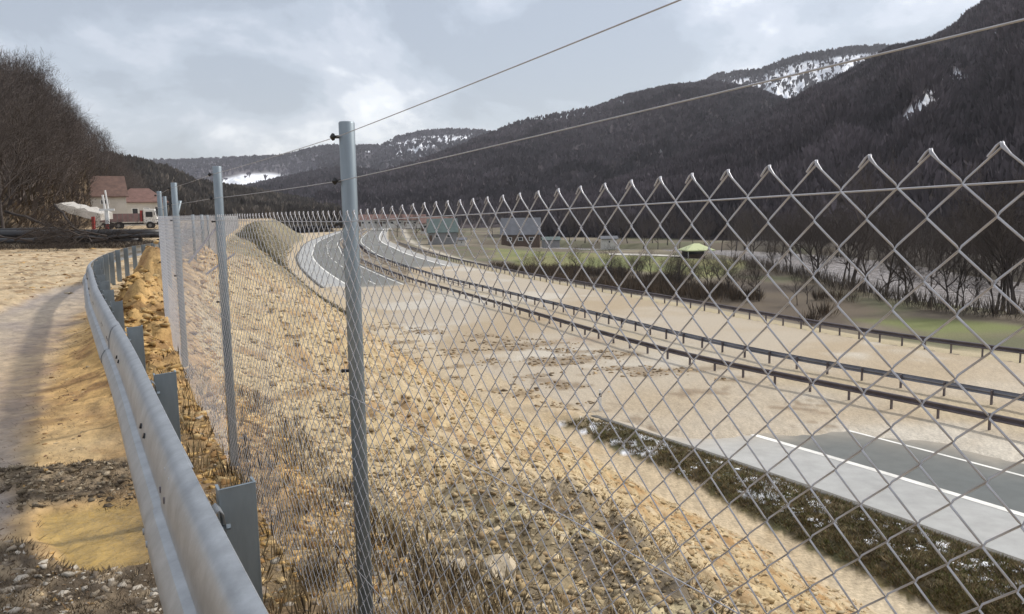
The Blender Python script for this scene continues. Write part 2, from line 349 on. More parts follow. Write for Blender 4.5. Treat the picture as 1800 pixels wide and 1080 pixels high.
C = lambda *a: np.array(a, float)
TAN = C(.43, .345, .23); ORANGE = C(.49, .315, .14); STRAW = C(.42, .325, .185); BROWN = C(.20, .135, .075); DARK = C(.075, .058, .04); OLIVE = C(.13, .10, .05)
PALE = C(.46, .385, .275)
def ground_color(x, y):
    s, _ = sdist(x, y, FS); u, _ = sdist(x, y, MS); sh = -11.0-u; run = slope_run(s, sh, y); t = np.clip((s-.35)/run, 0, 1)
    n_a = fbm(x, y, 2.2, 5, .6); n_b = fbm(x, y, .35, 4, .65, 1); n_c = fbm(x, y, 12, 4, .5, 2); n_d = fbm(x, y, .12, 2, .5, 3)
    rough = np.full(x.shape, .92)
    # bench
    wet = sstep(-.12, .12, polysd(x, y, road_wet)+fbm(x, y, .8)*.14)
    cb = mix(mix(ORANGE, STRAW, sstep(-.4, .6, n_a)), TAN, sstep(8, 12, y)*.8)
    cb = mix(cb, C(.27, .165, .07), .7*sstep(.15, .5, fbm(x+.4*y, y*1.6, .5, 4, .65, 31))); cb = mix(cb, C(.14, .095, .055), .75*sstep(.42, .6, fbm(x*.6, y*2.0, .5, 4, .7, 32)))
    loose = sstep(9, 15, y)*(s < -2)
    cb = mix(cb, C(.16, .10, .05), .55*sstep(.35, .7, fbm(x, y, .9, 5, .6, 5))*loose)
    cw = mix(mix(C(.27, .225, .19), C(.38, .31, .23), sstep(-.3, .5, fbm(x*.55+y*.32, y*.12-x*.2, .5, 3))), C(.20, .16, .13), .5*sstep(.1, .6, n_a))
    cb = mix(cb, cw, wet); rough = np.where(s < .35, rough-.3*wet, rough)
    pd = sstep(-.03, .06, polysd(x, y, puddle)+fbm(x, y, .35)*.035)
    cb = mix(cb, mix(C(.40, .30, .19), C(.38, .25, .07), sstep(-.05, .1, x+.65*y+.18)), pd); rough = np.where((s < .35) & (pd > .5), .3, rough)
    db = np.maximum(*[sstep(-.06, .1, polysd(x, y, q)+fbm(x, y, .4)*.09) for q in debris_l])
    cb = mix(cb, mix(C(.10, .075, .05), C(.26, .20, .13), sstep(-.1, .7, n_d+.5*n_b)), db*(1-pd)*sstep(-.9, -.2, n_b+n_d+db*1.1))
    heap = sstep(4.0, 8, y)*(1-sstep(26, 34, y))*np.exp(-((s+.6)/.9)**2)
    cb = mix(cb, mix(C(.46, .29, .11), C(.25, .14, .055), sstep(.0, .6, n_b)), heap)
    nearedge = np.exp(-((s+.25)/.35)**2)*(1-sstep(4.5, 6.5, y))
    cb = mix(cb, mix(DARK, BROWN, sstep(-.5, .5, n_b)), nearedge*.85)
    # slope
    cs = mix(mix(STRAW, TAN, sstep(-.3, .6, n_a)), C(.28, .17, .075), .75*sstep(.05, .55, n_b+.3*n_a))
    cs = mix(cs, C(.38, .24, .10), .6*sstep(.1, .7, fbm(x, y, 3.5, 4, .5, 7))*sstep(.25, .5, t))
    veg = sstep(-.3, .5, polysd(x, y, veg_poly)+fbm(x, y, 1.4, 3, .5, 8)*.9)   # darker vegetated near end of the slope
    cs = mix(cs, mix(mix(C(.12, .095, .065), C(.22, .175, .105), sstep(-.4, .5, n_b)), C(.44, .37, .22), sstep(-.1, .22, fbm(x*.45+y*.2, y*1.1, 1.0, 4, .6, 9))), veg*.95)
    cs = mix(cs, C(.30, .16, .05), .55*sstep(.66, .84, t)*sstep(1.05, .95, t)*sstep(-.2, .4, n_b)*sstep(35, 20, y))
    farg = sstep(26, 48, y)
    cs = mix(cs, mix(C(.16, .135, .085), C(.205, .18, .105), sstep(-.4, .5, n_c+n_a*.5)), farg*.92)
    lower = mix(mix(TAN, PALE, sstep(-.5, .5, n_c)), C(.40, .29, .16), .5*sstep(.2, .7, n_a)); lower = mix(lower, C(.21, .15, .085), .85*sstep(-.8, .6, polysd(x, y, debris_band))*sstep(.05, .45, fbm(x*.5+y*.25, y*1.0-x*.3, 1.5, 4, .65, 19)))
    col = np.where((s < .35)[..., None], cb, mix(cs, lower, sstep(.95, 1.0, t)))
    # ditch + verge
    near = 1-sstep(31.5, 35, y+1.2*n_a)
    vg = sstep(-.4, .4, sh+.25*n_a+.1)*sstep(-.1, .1, verge_w(y)-sh+.22*n_a+.2*n_b)*near*(u < -10.9)
    col = mix(col, mix(mix(C(.065, .05, .028), C(.12, .095, .04), sstep(-.4, .5, n_b)), C(.06, .07, .025), .5*sstep(0, .6, n_a)), vg)
    sn = vg*sstep(.36, .52, fbm(x, y, .42, 3, .6, 4)+.25*fbm(x, y, 2.5, 2, .5, 6))*np.exp(-((sh-1.7)/1.0)**2); col = mix(col, C(.8, .82, .86), sstep(.25, .5, sn))
    # mud on the carriageways
    onr = (u > -11) & (u < 15.5); cm = mix(mix(C(.40, .335, .245), C(.35, .275, .18), sstep(-.3, .5, n_c)), C(.46, .415, .34), sstep(.1, .7, fbm(x, y, 7, 4, .55, 11)))
    med = np.exp(-((u-2.4)/1.9)**2); cm = mix(cm, C(.37, .30, .18), med*.7*sstep(-.4, .4, n_a))
    cm = mix(cm, C(.20, .14, .08), .8*sstep(.5, .75, fbm(x, y, 3.2, 4, .65, 12))*sstep(60, 40, y)*(u < -2))
    dbm = sstep(-.8, .6, polysd(x, y, debris_band)+fbm(x, y, 2.5, 3, .5, 18)*1.2); cm = mix(cm, C(.21, .15, .085), .85*dbm*sstep(.05, .45, fbm(x*.5+y*.25, y*1.0-x*.3, 1.5, 4, .65, 19)))
    cm = mix(cm, C(.25, .14, .07), .8*sstep(.35, .6, fbm(x*.3+y*.1, y, 3.5, 3, .6, 15))*np.exp(-((u+1.0)/1.8)**2)*sstep(50, 60, y)*sstep(95, 80, y))
    mudm = sstep(-.7, .7, polysd(x, y, mud_poly)+fbm(x, y, 6)*.7+fbm(x, y, 1.3, 3, .6, 7)*.45)
    medfar = (1-mudm)*((u > -.5) & (u < 5))
    cm = mix(cm, mix(C(.16, .115, .07), C(.30, .26, .18), sstep(-.2, .6, n_b)), medfar)
    col = np.where(onr[..., None], cm, col); rough = np.where(onr, .52+.22*sstep(-.3, .6, n_c), rough)
    # beyond
    fld = mix(mix(C(.125, .10, .07), C(.10, .10, .05), sstep(-.3, .5, n_c)), C(.19, .16, .11), sstep(.3, .8, fbm(x, y, 30, 3, .5, 13)))
    b = u > 15.5; mudr = sstep(-1.5, 1.5, polysd(x, y, mud_poly)+2.5*n_c)
    fld = mix(fld, mix(C(.075, .056, .04), C(.10, .076, .05), sstep(-.5, .5, n_c)), sstep(-2, 2, polysd(x, y, scrub_poly)))
    for q in green_polys: fld = mix(fld, mix(C(.14, .155, .05), C(.19, .18, .07), sstep(-.4, .5, n_c)), sstep(-2, 2, polysd(x, y, q)+n_c*2))
    stripe = sstep(21.5, 20.5, u)*sstep(170, 120, np.hypot(x, y))
    fld = mix(fld, C(.37, .31, .20), np.clip(stripe*.8+mudr, 0, 1))
    strip2 = np.exp(-((u-24)/1.6)**2)*sstep(60, 110, y); fld = mix(fld, C(.42, .38, .31), strip2*.9)
    fld = mix(fld, C(.075, .062, .05), sstep(-3, 3, polysd(x, y, beyond_poly)+2*n_c))
    bank = sstep(-4, -1, polysd(x, y, river_poly)); fld = mix(fld, C(.10, .085, .06), bank)
    col = np.where(b[..., None], fld, col)
    return col*(1+.18*n_d*sstep(60, 20, y))[..., None], np.clip(rough, .2, 1)

# ------------------------------------------------------------------ ground sheet
ang = np.concatenate([np.radians(np.arange(-180, -44, 3.0)), np.radians(np.arange(-44, 44, .17)), np.radians(np.arange(44, 180, 3.0))])
rad = [0.35]
while rad[-1] < 3200: rad.append(rad[-1]*(1.0125 if rad[-1] < 200 else 1.03))
rad = np.array(rad); A, RR = np.meshgrid(ang, rad, indexing='xy'); X = RR*np.sin(A); Y = RR*np.cos(A)
Xf = X.ravel(); Yf = Y.ravel(); Z = height(Xf, Yf)
gcol, grough = ground_color(Xf, Yf)
na = len(ang); nr = len(rad)
ii, jj = np.meshgrid(np.arange(nr-1), np.arange(na), indexing='ij'); j2 = (jj+1) % na
Fq = np.stack([ii*na+jj, (ii+1)*na+jj, (ii+1)*na+j2, ii*na+j2], -1).reshape(-1, 4)[:, ::-1]
V = np.stack([Xf, Yf, Z], 1); V = np.vstack([V, [[0, 0, V[:na, 2].mean()]]]); cen = len(V)-1
k = np.arange(na); Ft = np.stack([np.full(na, cen), (k+1) % na, k], 1)
gcol = np.vstack([gcol, gcol[:1]]); grough = np.append(grough, grough[0])
ground = npmesh('ground', V, [Fq, Ft], M_ground, col=gcol, smooth=True, attrs={'rough': grough})
tag(ground, kind='structure')
# ------------------------------------------------------------------ motorway
def frames(path):
    T = np.gradient(path, axis=0); T /= np.linalg.norm(T, axis=1)[:, None]; return T, np.stack([T[:, 1], -T[:, 0]], 1)
MT, MN = frames(MS)
mlen = np.concatenate([[0], np.cumsum(np.linalg.norm(np.diff(MS, axis=0), axis=1))])
def mpt(a, u):
    x = np.interp(a, mlen, MS[:, 0]); y = np.interp(a, mlen, MS[:, 1]); nx = np.interp(a, mlen, MN[:, 0]); ny = np.interp(a, mlen, MN[:, 1]); return x+nx*u, y+ny*u
def strip(name, u0, u1, z, mat, a0=0, a1=None, step=3.0, parent=None):
    a = np.arange(a0, (a1 or mlen[-1])+.01, step); x0, y0 = mpt(a, u0); x1, y1 = mpt(a, u1); n = len(a)
    V = np.vstack([np.stack([x0, y0, np.full(n, z)], 1), np.stack([x1, y1, np.full(n, z)], 1)]); i = np.arange(n-1)
    return npmesh(name, V, np.stack([i, n+i, n+i+1, i+1], 1), mat, parent)
def film(x, y, base, dusty):
    d = -polysd(x, y, mud_poly); n = fbm(x, y, 2.2, 4, .6, 40); f = .9*np.exp(-np.clip(d, 0, 99)/.8)*(.8+.6*n)+.05+.07*fbm(x*.4+y*.1, y*.3, 2.5, 3, .6, 41)+dusty*sstep(60, 120, y)
    c = mix(np.ones((len(x), 3))*base*(1+.10*fbm(x, y, 4, 3, .6, 42))[:, None], C(.44, .375, .285), np.clip(f, 0, .92)); return c
def lane(name, u0, u1, base, dusty=.0):
    a = np.concatenate([np.arange(0, 170, .6), np.arange(170, mlen[-1], 4.0)]); us = np.linspace(u0, u1, 9); Xs = []; Ys = []
    for u in us: x, y = mpt(a, u); Xs.append(x); Ys.append(y)
    x = np.array(Xs).ravel(); y = np.array(Ys).ravel(); n = len(a); i, j = np.meshgrid(np.arange(8), np.arange(n-1), indexing='ij')
    o = npmesh(name, np.stack([x, y, np.full(len(x), ROADZ)], 1), np.stack([i*n+j, (i+1)*n+j, (i+1)*n+j+1, i*n+j+1], -1).reshape(-1, 4), M_lane, col=film(x, y, C(*base), dusty)); tag(o, kind='structure')
M_lane = material('asphalt_lane', attr=True, rough=.82, bump=.004, bscale=60, vary=.12, vscale=1.6)
lane('road', -8.0, -.6, (.085, .098, .10), .10); lane('road', 5.4, 12.6, (.085, .098, .10), .12); lane('road_shoulder', -11.0, -8.0, (.33, .335, .33)); lane('road_shoulder', 12.6, 15.2, (.31, .31, .30), .1)
_skip = '''
tag(strip('road', -8.0, -.6, ROADZ, M_asph), kind='structure')
tag(strip('road', 5.4, 12.6, ROADZ, M_asph), kind='structure')
tag(strip('road_shoulder', -11.0, -8.0, ROADZ, M_should), kind='structure')
tag(strip('road_shoulder', 12.6, 15.2, ROADZ, M_should), kind='structure')
'''
tag(strip('road_marking', -8.0, -7.72, ROADZ+.008, M_paint), kind='structure')
tag(strip('road_marking', 12.3, 12.7, ROADZ+.008, M_paint), kind='structure')
tag(strip('road_marking', 6.0, 6.2, ROADZ+.008, M_paint), kind='structure')
tag(strip('road_marking', -1.35, -1.15, ROADZ+.008, M_paint), kind='structure')
# one worn dash at its place near the bend of mud, others along
px0 = gp(1560, 776, ROADZ); _, a_d = sdist(np.array([px0[0]]), np.array([px0[1]]), MS); a_d = float(a_d[0])
k = -6
for k in range(-1, 24):
    a0 = a_d-6+k*12.0
    tag(strip('road_marking', -4.42, -4.26, ROADZ+.008, M_paint, a0, a0+9.0 if k == 0 else a0+6.0, 1.0), kind='structure')
# concrete drain kerb beside the shoulder
kb = []
a = np.arange(0, mlen[-1]-200, 3.0); x0, y0 = mpt(a, -11.0); x1, y1 = mpt(a, -11.35); n = len(a)
zt = ROADZ+.03
V = np.vstack([np.stack([x0, y0, np.full(n, zt-.06)], 1), np.stack([x0, y0, np.full(n, zt)], 1), np.stack([x1, y1, np.full(n, zt)], 1), np.stack([x1, y1, np.full(n, zt-.2)], 1)]); i = np.arange(n-1)
F = np.vstack([np.stack([q*n+i, (q+1)*n+i, (q+1)*n+i+1, q*n+i+1], 1) for q in range(3)])
tag(npmesh('kerb', V, F, material('kerb_concrete', (.10, .095, .085), .9, vary=.2, vscale=2)), kind='structure')

# ------------------------------------------------------------------ river
def water_mat():
    mt = bpy.data.materials.new('river_water'); mt.use_nodes = True; N = mt.node_tree.nodes; L = mt.node_tree.links; b = N['Principled BSDF']
    b.inputs['Base Color'].default_value = (.30, .265, .235, 1); b.inputs['Roughness'].default_value = .22
    tc = N.new('ShaderNodeTexCoord'); w = N.new('ShaderNodeTexNoise'); w.inputs['Scale'].default_value = .9; w.inputs['Detail'].default_value = 5; L.new(tc.outputs['Object'], w.inputs['Vector'])
    cr = N.new('ShaderNodeValToRGB'); cr.color_ramp.elements[0].position = .5; cr.color_ramp.elements[0].color = (.25, .22, .205, 1); cr.color_ramp.elements[1].position = .8; cr.color_ramp.elements[1].color = (.48, .45, .44, 1)
    L.new(w.outputs[0], cr.inputs[0]); L.new(cr.outputs[0], b.inputs['Base Color'])
    bp = N.new('ShaderNodeBump'); bp.inputs['Distance'].default_value = .5; L.new(w.outputs[0], bp.inputs['Height']); L.new(bp.outputs[0], b.inputs['Normal']); return mt
rp = np.array(river_poly); cxy = rp.mean(0)
nn = 12; top = rp[:nn+1][::1]
left = np.array(river_poly[:13]); right = np.array(river_poly[13:][::-1]); 
def resample(P, n):
    P = np.array(P); d = np.concatenate([[0], np.cumsum(np.linalg.norm(np.diff(P, axis=0), axis=1))]); t = np.linspace(0, d[-1], n); return np.stack([np.interp(t, d, P[:, 0]), np.interp(t, d, P[:, 1])], 1)
la = resample(left, 40); ra = resample(right, 40); dv = (ra-la); dl = dv/np.linalg.norm(dv, axis=1)[:, None]
la = la-dl*6; ra = ra+dl*6
V = np.vstack([np.c_[la, np.full(40, -10.8)], np.c_[ra, np.full(40, -10.8)]]); i = np.arange(39)
tag(npmesh('river_water', V, np.stack([i, i+1, 40+i+1, 40+i], 1), water_mat()), kind='structure')

# ------------------------------------------------------------------ hills
def lerp_cols(pts, n):
    P = np.array(pts, float); t = np.concatenate([[0], np.cumsum(np.abs(np.diff(P[:, 0]))+1)]); q = np.linspace(0, t[-1], n); return np.stack([np.interp(q, t, P[:, i]) for i in range(P.shape[1])], 1)
def hill(name, crest, foot, snow=(), base=C(.062, .050, .048), n=260, m=60, amp=1., convex=.9, backdrop=250, gully=1.0, snow_amt=1., footz=-9.5, seed=0):
    c = lerp_cols(crest, n); cp = np.array([at(a, b, d) for a, b, d in c])
    # smooth roughness of the crest
    fd = np.interp(c[:, 0], [f[0] for f in foot], [f[1] for f in foot]); fp = np.array([[*(at(a, 400, d)[:2]), footz] for a, d in zip(c[:, 0], fd)])
    t = np.linspace(0, 1, m); G = []
    for q in t:
        xy = fp[:, :2]*(1-q)+cp[:, :2]*q; z = fp[:, 2]+(cp[:, 2]-fp[:, 2])*(q**convex)
        G.append(np.c_[xy, z])
    H0 = (cp[:, 2]-footz)
    for q in (1.25, 1.7):
        xy = cp[:, :2]+(cp[:, :2]-fp[:, :2])/np.linalg.norm(cp[:, :2]-fp[:, :2], axis=1)[:, None]*backdrop*(q-1); G.append(np.c_[xy, footz+H0*(1-(q-1)*1.2)])
    G = np.array(G); mm = len(G); w = np.sin(np.pi*np.clip(np.arange(mm)/(m-1), 0, 1))[:, None]
    d = np.hypot(G[..., 0], G[..., 1]); sc = np.median(d)
    # gullies run down the slope
    u = np.linspace(0, n/22, n)[None, :]+np.zeros((mm, 1)); v = np.linspace(0, 1.5, mm)[:, None]+np.zeros((1, n))
    g = fbm(u+v*.6, v, 1.0, 4, .55, seed)
    G[..., 2] += amp*w*g*H0[None, :]*.10*gully+w*fbm(G[..., 0], G[..., 1], sc*.05, 4, .5, seed+1)*amp*H0[None, :]*.035
    V = G.reshape(-1, 3); i, j = np.meshgrid(np.arange(mm-1), np.arange(n-1), indexing='ij'); F = np.stack([i*n+j, i*n+j+1, (i+1)*n+j+1, (i+1)*n+j], -1).reshape(-1, 4)
    px, py, f = proj(V[:, 0], V[:, 1], V[:, 2]); sv = np.zeros(len(V))
    for poly, dens in snow:
        sd = polysd(px, py, poly); nz = fbm(V[:, 0], V[:, 1], sc*.018, 4, .65, seed+5); sv = np.maximum(sv, sstep(-3, 3, sd)*sstep(1-2*dens-.25, 1-2*dens+.25, nz+.1)*snow_amt)
    nz = fbm(V[:, 0], V[:, 1], sc*.05, 4, .6, seed+3)
    col = mix(mix(base*.75, base*1.35, sstep(-.6, .6, nz)), C(.80, .82, .86), sv)
    o = npmesh(name, V, F, M_hill, col=col, smooth=True); tag(o, kind='structure')
    return G[:m], sv.reshape(mm, n)[:m], col
def forest(name, G, S, count, h, spread, width, tint, label, k=7, seed=0, snowkeep=.25, crest_boost=.25, crest_only=False, clump=0., cat='woodland'):
    r = np.random.default_rng(seed); m, n = G.shape[:2]; nc = int(count*crest_boost)
    ti = np.concatenate([r.random(count-nc)**.9*(m-1.01), (m-1.01)*(1-np.abs(r.normal(0, .02, nc)).clip(0, .5))]); tj = r.random(count)*(n-1.01)
    i = ti.astype(int); j = tj.astype(int); a = (ti-i)[:, None]; b = (tj-j)[:, None]
    P = (G[i, j]*(1-a)+G[i+1, j]*a)*(1-b)+(G[i, j+1]*(1-a)+G[i+1, j+1]*a)*b; s = S[i, j]
    keep = (s < .4) | (r.random(count) < snowkeep)
    if clump: keep &= (fbm(P[:, 0], P[:, 1], np.median(P[:, 1])*.03, 3, .6, seed) > -clump) | (ti > m*.97)
    P = P[keep]; N = len(P); hh = h*(.6+.8*r.random(N)); az = r.random((N, k))*6.283
    rr = r.random((N, k))**.6*spread*.75; el = r.random((N, k)); tip = np.stack([P[:, 0, None]+rr*np.cos(az), P[:, 1, None]+rr*np.sin(az), P[:, 2, None]+hh[:, None]*(.55+.45*np.sqrt(np.clip(1-(rr/spread)**2, 0, 1))*el**.5)], -1)
    st = P[:, None, :]+np.array([0, 0, 1.])*(hh[:, None, None]*(.25+.35*r.random((N, k, 1))))*(np.arange(k) > 0)[None, :, None]-np.array([0, 0, h*.1])
    st[:, 1:, :2] += (tip[:, 1:, :2]-P[:, None, :2])*.35
    dx = np.stack([-np.sin(az), np.cos(az), az*0], -1); W = width*(.5+r.random((N, k, 1)))
    side = np.where(r.random((N, k, 1)) < .6, np.array([1., 0, 0]), dx)
    midp = st*.45+tip*.55
    tri = np.stack([st, st*.28+tip*.72+side*W*.75, tip+side*W*.1, st*.38+tip*.62-side*W*.75], 2)       # slim kites
    V = tri.reshape(-1, 3); F = np.arange(len(V)).reshape(-1, 4)
    patch = 1+.45*fbm(P[:, 0], P[:, 1], np.median(P[:, 1])*.09, 3, .55, seed+2)[:, None]; cv = (tint[None]*patch*(.7+.6*r.random((N, 1))))[:, None, None, :]*np.ones((1, k, 4, 1))
    o = npmesh(name, V, F, M_wood, col=cv.reshape(-1, 3)); tag(o, label, cat, kind='stuff'); return o

hb = C(.046, .038, .042)
# far range behind the barrier of the valley (left)
g, s_, _ = hill('hill', [(120, 292, 2900), (250, 288, 2900), (330, 287, 2900), (420, 283, 2800), (500, 279, 2800), (545, 267, 2700), (580, 262, 2700), (650, 263, 2700), (720, 275, 2700), (800, 295, 2700), (900, 300, 2700)], [(100, 1500), (900, 1500)],
     snow=[([(388, 316), (425, 307), (470, 305), (500, 308), (480, 322), (440, 336), (400, 344), (388, 336)], 1.6)], base=C(.09, .082, .09), seed=1, convex=1.1)
forest('forest', g, s_, 6000, 16, 9, 4.5, C(.085, .078, .09), 'bare woods covering the farthest blue grey hills', seed=1, k=4, snowkeep=.03)
# snow capped far hill
g, s_, _ = hill('hill', [(560, 275, 2500), (620, 263, 2500), (670, 262, 2500), (700, 247, 2500), (740, 238, 2500), (790, 234, 2500), (845, 236, 2450), (900, 246, 2400), (1000, 260, 2400)], [(500, 1400), (1000, 1300)],
     snow=[([(640, 266), (700, 250), (745, 240), (835, 236), (830, 248), (790, 256), (700, 262), (650, 270)], .62), ([(690, 268), (720, 262), (750, 262), (748, 274), (700, 274)], .95)], base=C(.09, .08, .088), seed=2)
forest('forest', g, s_, 5000, 15, 8, 4, C(.085, .078, .088), 'sparse trees on the distant snow topped hill', seed=2, k=4, snowkeep=.35)
# snowy back hill on the right
g, s_, _ = hill('hill', [(1180, 175, 2100), (1235, 152, 2100), (1262, 138, 2100), (1300, 134, 2100), (1340, 130, 2100), (1370, 115, 2100), (1420, 103, 2100), (1500, 91, 2100), (1560, 88, 2100), (1640, 85, 2100), (1750, 80, 2100)], [(1100, 1500), (1800, 1400)],
     snow=[([(1225, 160), (1265, 140), (1340, 134), (1370, 118), (1430, 105), (1560, 88), (1660, 76), (1600, 100), (1500, 130), (1420, 160), (1380, 184), (1330, 178), (1280, 172)], .80)], base=C(.09, .08, .082), seed=3, n=320)
forest('forest', g, s_, 7000, 15, 7, 2.8, C(.09, .082, .086), 'thin bare trees on the snowy hilltop at right', seed=3, k=5, snowkeep=.42, crest_boost=.3)
# middle hill
g, s_, _ = hill('hill', [(560, 362, 650), (600, 350, 760), (623, 338, 830), (683, 314, 950), (767, 284, 1150), (833, 256, 1300), (900, 226, 1450), (950, 212, 1450), (1000, 204, 1450), (1050, 196, 1450), (1100, 176, 1450), (1178, 160, 1450), (1250, 150, 1450), (1320, 162, 1450), (1380, 184, 1400), (1480, 230, 1300), (1700, 300, 1200)], [(560, 520), (1000, 560), (1700, 520)],
     snow=[([(880, 228), (950, 210), (1060, 192), (1100, 178), (1100, 190), (1000, 212), (900, 238)], .55), ([(1148, 252), (1175, 258), (1172, 266), (1150, 260)], .6)], base=C(.075, .062, .064), seed=4, n=380, m=90)
forest('forest', g, s_, 24000, 10.5, 6, 1.6, C(.085, .072, .078), 'bare dark woods on the long hill in the middle', seed=4, k=5, crest_boost=.12)
# snow field foreground ridge of far left
g, s_, _ = hill('hill', [(330, 352, 1300), (380, 349, 1300), (400, 346, 1320), (440, 338, 1350), (500, 324, 1400), (560, 312, 1400), (605, 306, 1400), (660, 312, 1400), (740, 330, 1400), (820, 350, 1400)], [(300, 700), (820, 800)],
     snow=[([(572, 300), (600, 296), (612, 300), (604, 306), (575, 306)], .8)], base=C(.078, .066, .07), seed=5)
forest('forest', g, s_, 6000, 13, 7, 2.6, C(.075, .065, .072), 'bare woods on the low ridge behind the snow field', seed=5, k=5)
# low ridge at left behind the houses
g, s_, _ = hill('hill', [(120, 288, 420), (180, 296, 420), (230, 302, 450), (300, 318, 500), (345, 338, 560), (420, 346, 620), (520, 362, 700), (600, 374, 760)], [(100, 250), (600, 420)], base=C(.075, .065, .05), seed=6, footz=-4)
forest('forest', g, s_, 6500, 8, 4, 1.0, C(.10, .085, .07), 'brown bare thicket on the low ridge behind the houses', seed=6, k=6)
# big right hill
rc = [(900, 386, 380), (1000, 372, 430), (1100, 334, 500), (1180, 300, 560), (1290, 243, 640), (1400, 186, 720), (1480, 146, 780), (1560, 100, 830), (1640, 78, 860), (1690, 48, 900), (1740, 14, 930), (1790, 0, 950), (1850, -30, 980), (2100, -120, 1000), (2600, -160, 1000)]
g, s_, _ = hill('hill', rc, [(900, 330), (1000, 320), (1200, 285), (1400, 250), (1600, 215), (1800, 190), (2200, 160), (2600, 150)],
     snow=[([(1560, 240), (1600, 190), (1680, 120), (1700, 140), (1640, 215), (1575, 245)], .52), ([(1735, 45), (1765, 42), (1755, 56), (1738, 56)], .5)], base=C(.075, .061, .062), seed=7, n=460, m=150, gully=1.1)
forest('forest', g, s_, 46000, 8.5, 4.6, .8, C(.085, .072, .078), 'dense bare forest on the steep hill at right', seed=7, k=6, crest_boost=.07, snowkeep=.22)

# left wooded hillside near the houses
g_left, s_left, _ = hill('hill', [(-900, -40, 90), (-400, 60, 95), (-150, 150, 98), (0, 205, 100), (55, 215, 104), (95, 222, 112), (120, 250, 125), (150, 272, 140), (180, 294, 160), (197, 318, 180), (222, 338, 205), (260, 350, 250)], [(-900, 34), (-150, 42), (0, 52), (60, 66), (95, 88), (120, 106), (150, 124), (180, 145), (200, 168), (260, 215)],
     base=C(.115, .085, .055), seed=8, footz=-.3, backdrop=60, n=200, m=50, amp=.5)

# ------------------------------------------------------------------ trees
def tree_segs(r, h=9., lean=0., spread=.5, limbs=7, twigs=3, trunk_r=.14, levels=3, droop=0.):
    tr = []; br = []
    p = np.zeros(3); d = np.array([lean, 0, 1.]); d /= np.linalg.norm(d); n = 8; L = h*.72/n; pts = [p.copy()]
    for i in range(n):
        d = d+r.normal(0, .07, 3); d /= np.linalg.norm(d); p = p+d*L; pts.append(p.copy())
    rs = np.linspace(trunk_r, trunk_r*.3, n+1); rs[0] *= 1.35
    for i in range(n): tr.append([*pts[i], *pts[i+1], rs[i], rs[i+1]])
    def grow(p, d, L, rad, lv):
        m = 3 if lv < levels else 2; q = p; dd = d
        for k in range(m):
            dd = dd+r.normal(0, .16, 3)+np.array([0, 0, .07-droop]); dd /= np.linalg.norm(dd); q2 = q+dd*L/m; r0 = rad*(1-.28*k); r1 = rad*(1-.28*(k+1)); br.append([*q, *q2, r0, max(r1, .004)])
            if lv < levels:
                for _ in range(twigs if lv > 1 else twigs-1+(k > 0)):
                    a = r.normal(0, 1, 3); a -= dd*np.dot(a, dd); a /= np.linalg.norm(a); nd = dd*.75+a*(.55+.3*r.random())+np.array([0, 0, .15]); nd /= np.linalg.norm(nd); grow(q2, nd, L*(.5+.2*r.random()), max(r1*.6, .005), lv+1)
            q = q2
    for i in range(limbs):
        t = .28+.72*(i+.5)/limbs; k = min(int(t*n), n-1); q = pts[k]*(1-(t*n-k))+pts[k+1]*(t*n-k); az = i*2.4+r.random(); e = spread*(1.25-.6*t)
        nd = np.array([math.cos(az)*e, math.sin(az)*e, .75]); nd /= np.linalg.norm(nd); grow(q, nd, h*(.46-.22*t), trunk_r*(.48-.25*t), 1)
    return np.array(tr), np.array(br)
TREES = []
for q in range(6):
    r = np.random.default_rng(100+q); lean = [0, .12, -.1, .25, 0, -.05][q]; tr, br = tree_segs(r, 9, lean, [.6, .75, .55, .6, .95, .45][q], [7, 8, 7, 7, 8, 6][q], 3, .13)
    mt = npmesh('trunk', *segmesh(tr, 6), M_bark, smooth=True); mb = npmesh('branches', *segmesh(br*np.array([1]*6+[2.1]*2), 3), M_twig)
    TREES.append((mt.data, mb.data, tr, br)); bpy.data.objects.remove(mt); bpy.data.objects.remove(mb)
def plant(q, loc, s, rz, label, group, name='bare_tree', sxy=1., tilt=0.):
    e = empty(name, loc, rz); e.scale = (s*sxy, s*sxy, s); e.rotation_euler = (tilt, 0, rz)
    tag(e, label, 'tree', group)
    for nm, me in (('trunk', TREES[q][0]), ('branches', TREES[q][1])):
        o = bpy.data.objects.new(nm, me); COL.objects.link(o); o.parent = e
    return e
def grid_pt(G, ti, tj):
    i = int(ti); j = int(tj); a = ti-i; b = tj-j; return (G[i, j]*(1-a)+G[i+1, j]*a)*(1-b)+(G[i, j+1]*(1-a)+G[i+1, j+1]*a)*b
rt = np.random.default_rng(5)
# crest trees of the left wood; the tallest one is distinct
def crest_at(px):
    pxs, _, _ = proj(g_left[-1, :, 0], g_left[-1, :, 1], g_left[-1, :, 2]); j = int(np.argmin(abs(pxs-px))); return g_left[-1, j]
c = crest_at(38); plant(4, tuple(c-np.array([0, 0, .4])), 1.0, .6, 'tallest round crowned bare tree on the crest of the left hill', None, sxy=.85)
c = crest_at(8); plant(0, tuple(c-np.array([0, 0, .4])), .95, 2.1, 'bare tree at the left picture edge on the hill crest', None)
for px, q, s in ((60, 1, .62), (78, 2, .6), (92, 0, .65), (108, 5, .6), (122, 1, .65), (136, 4, .6), (150, 2, .66), (165, 0, .66), (180, 4, .7), (196, 5, .7), (206, 2, .65), (222, 1, .62), (-20, 1, .9), (-50, 4, .9), (24, 5, .75)):
    c = crest_at(px); plant(q, tuple(c-np.array([0, 0, .4])), s*(c[1]/112)**.55, rt.random()*6, 'bare tree along the sloping crest of the left hillside', 'crest trees of the left wood')
pick = 0
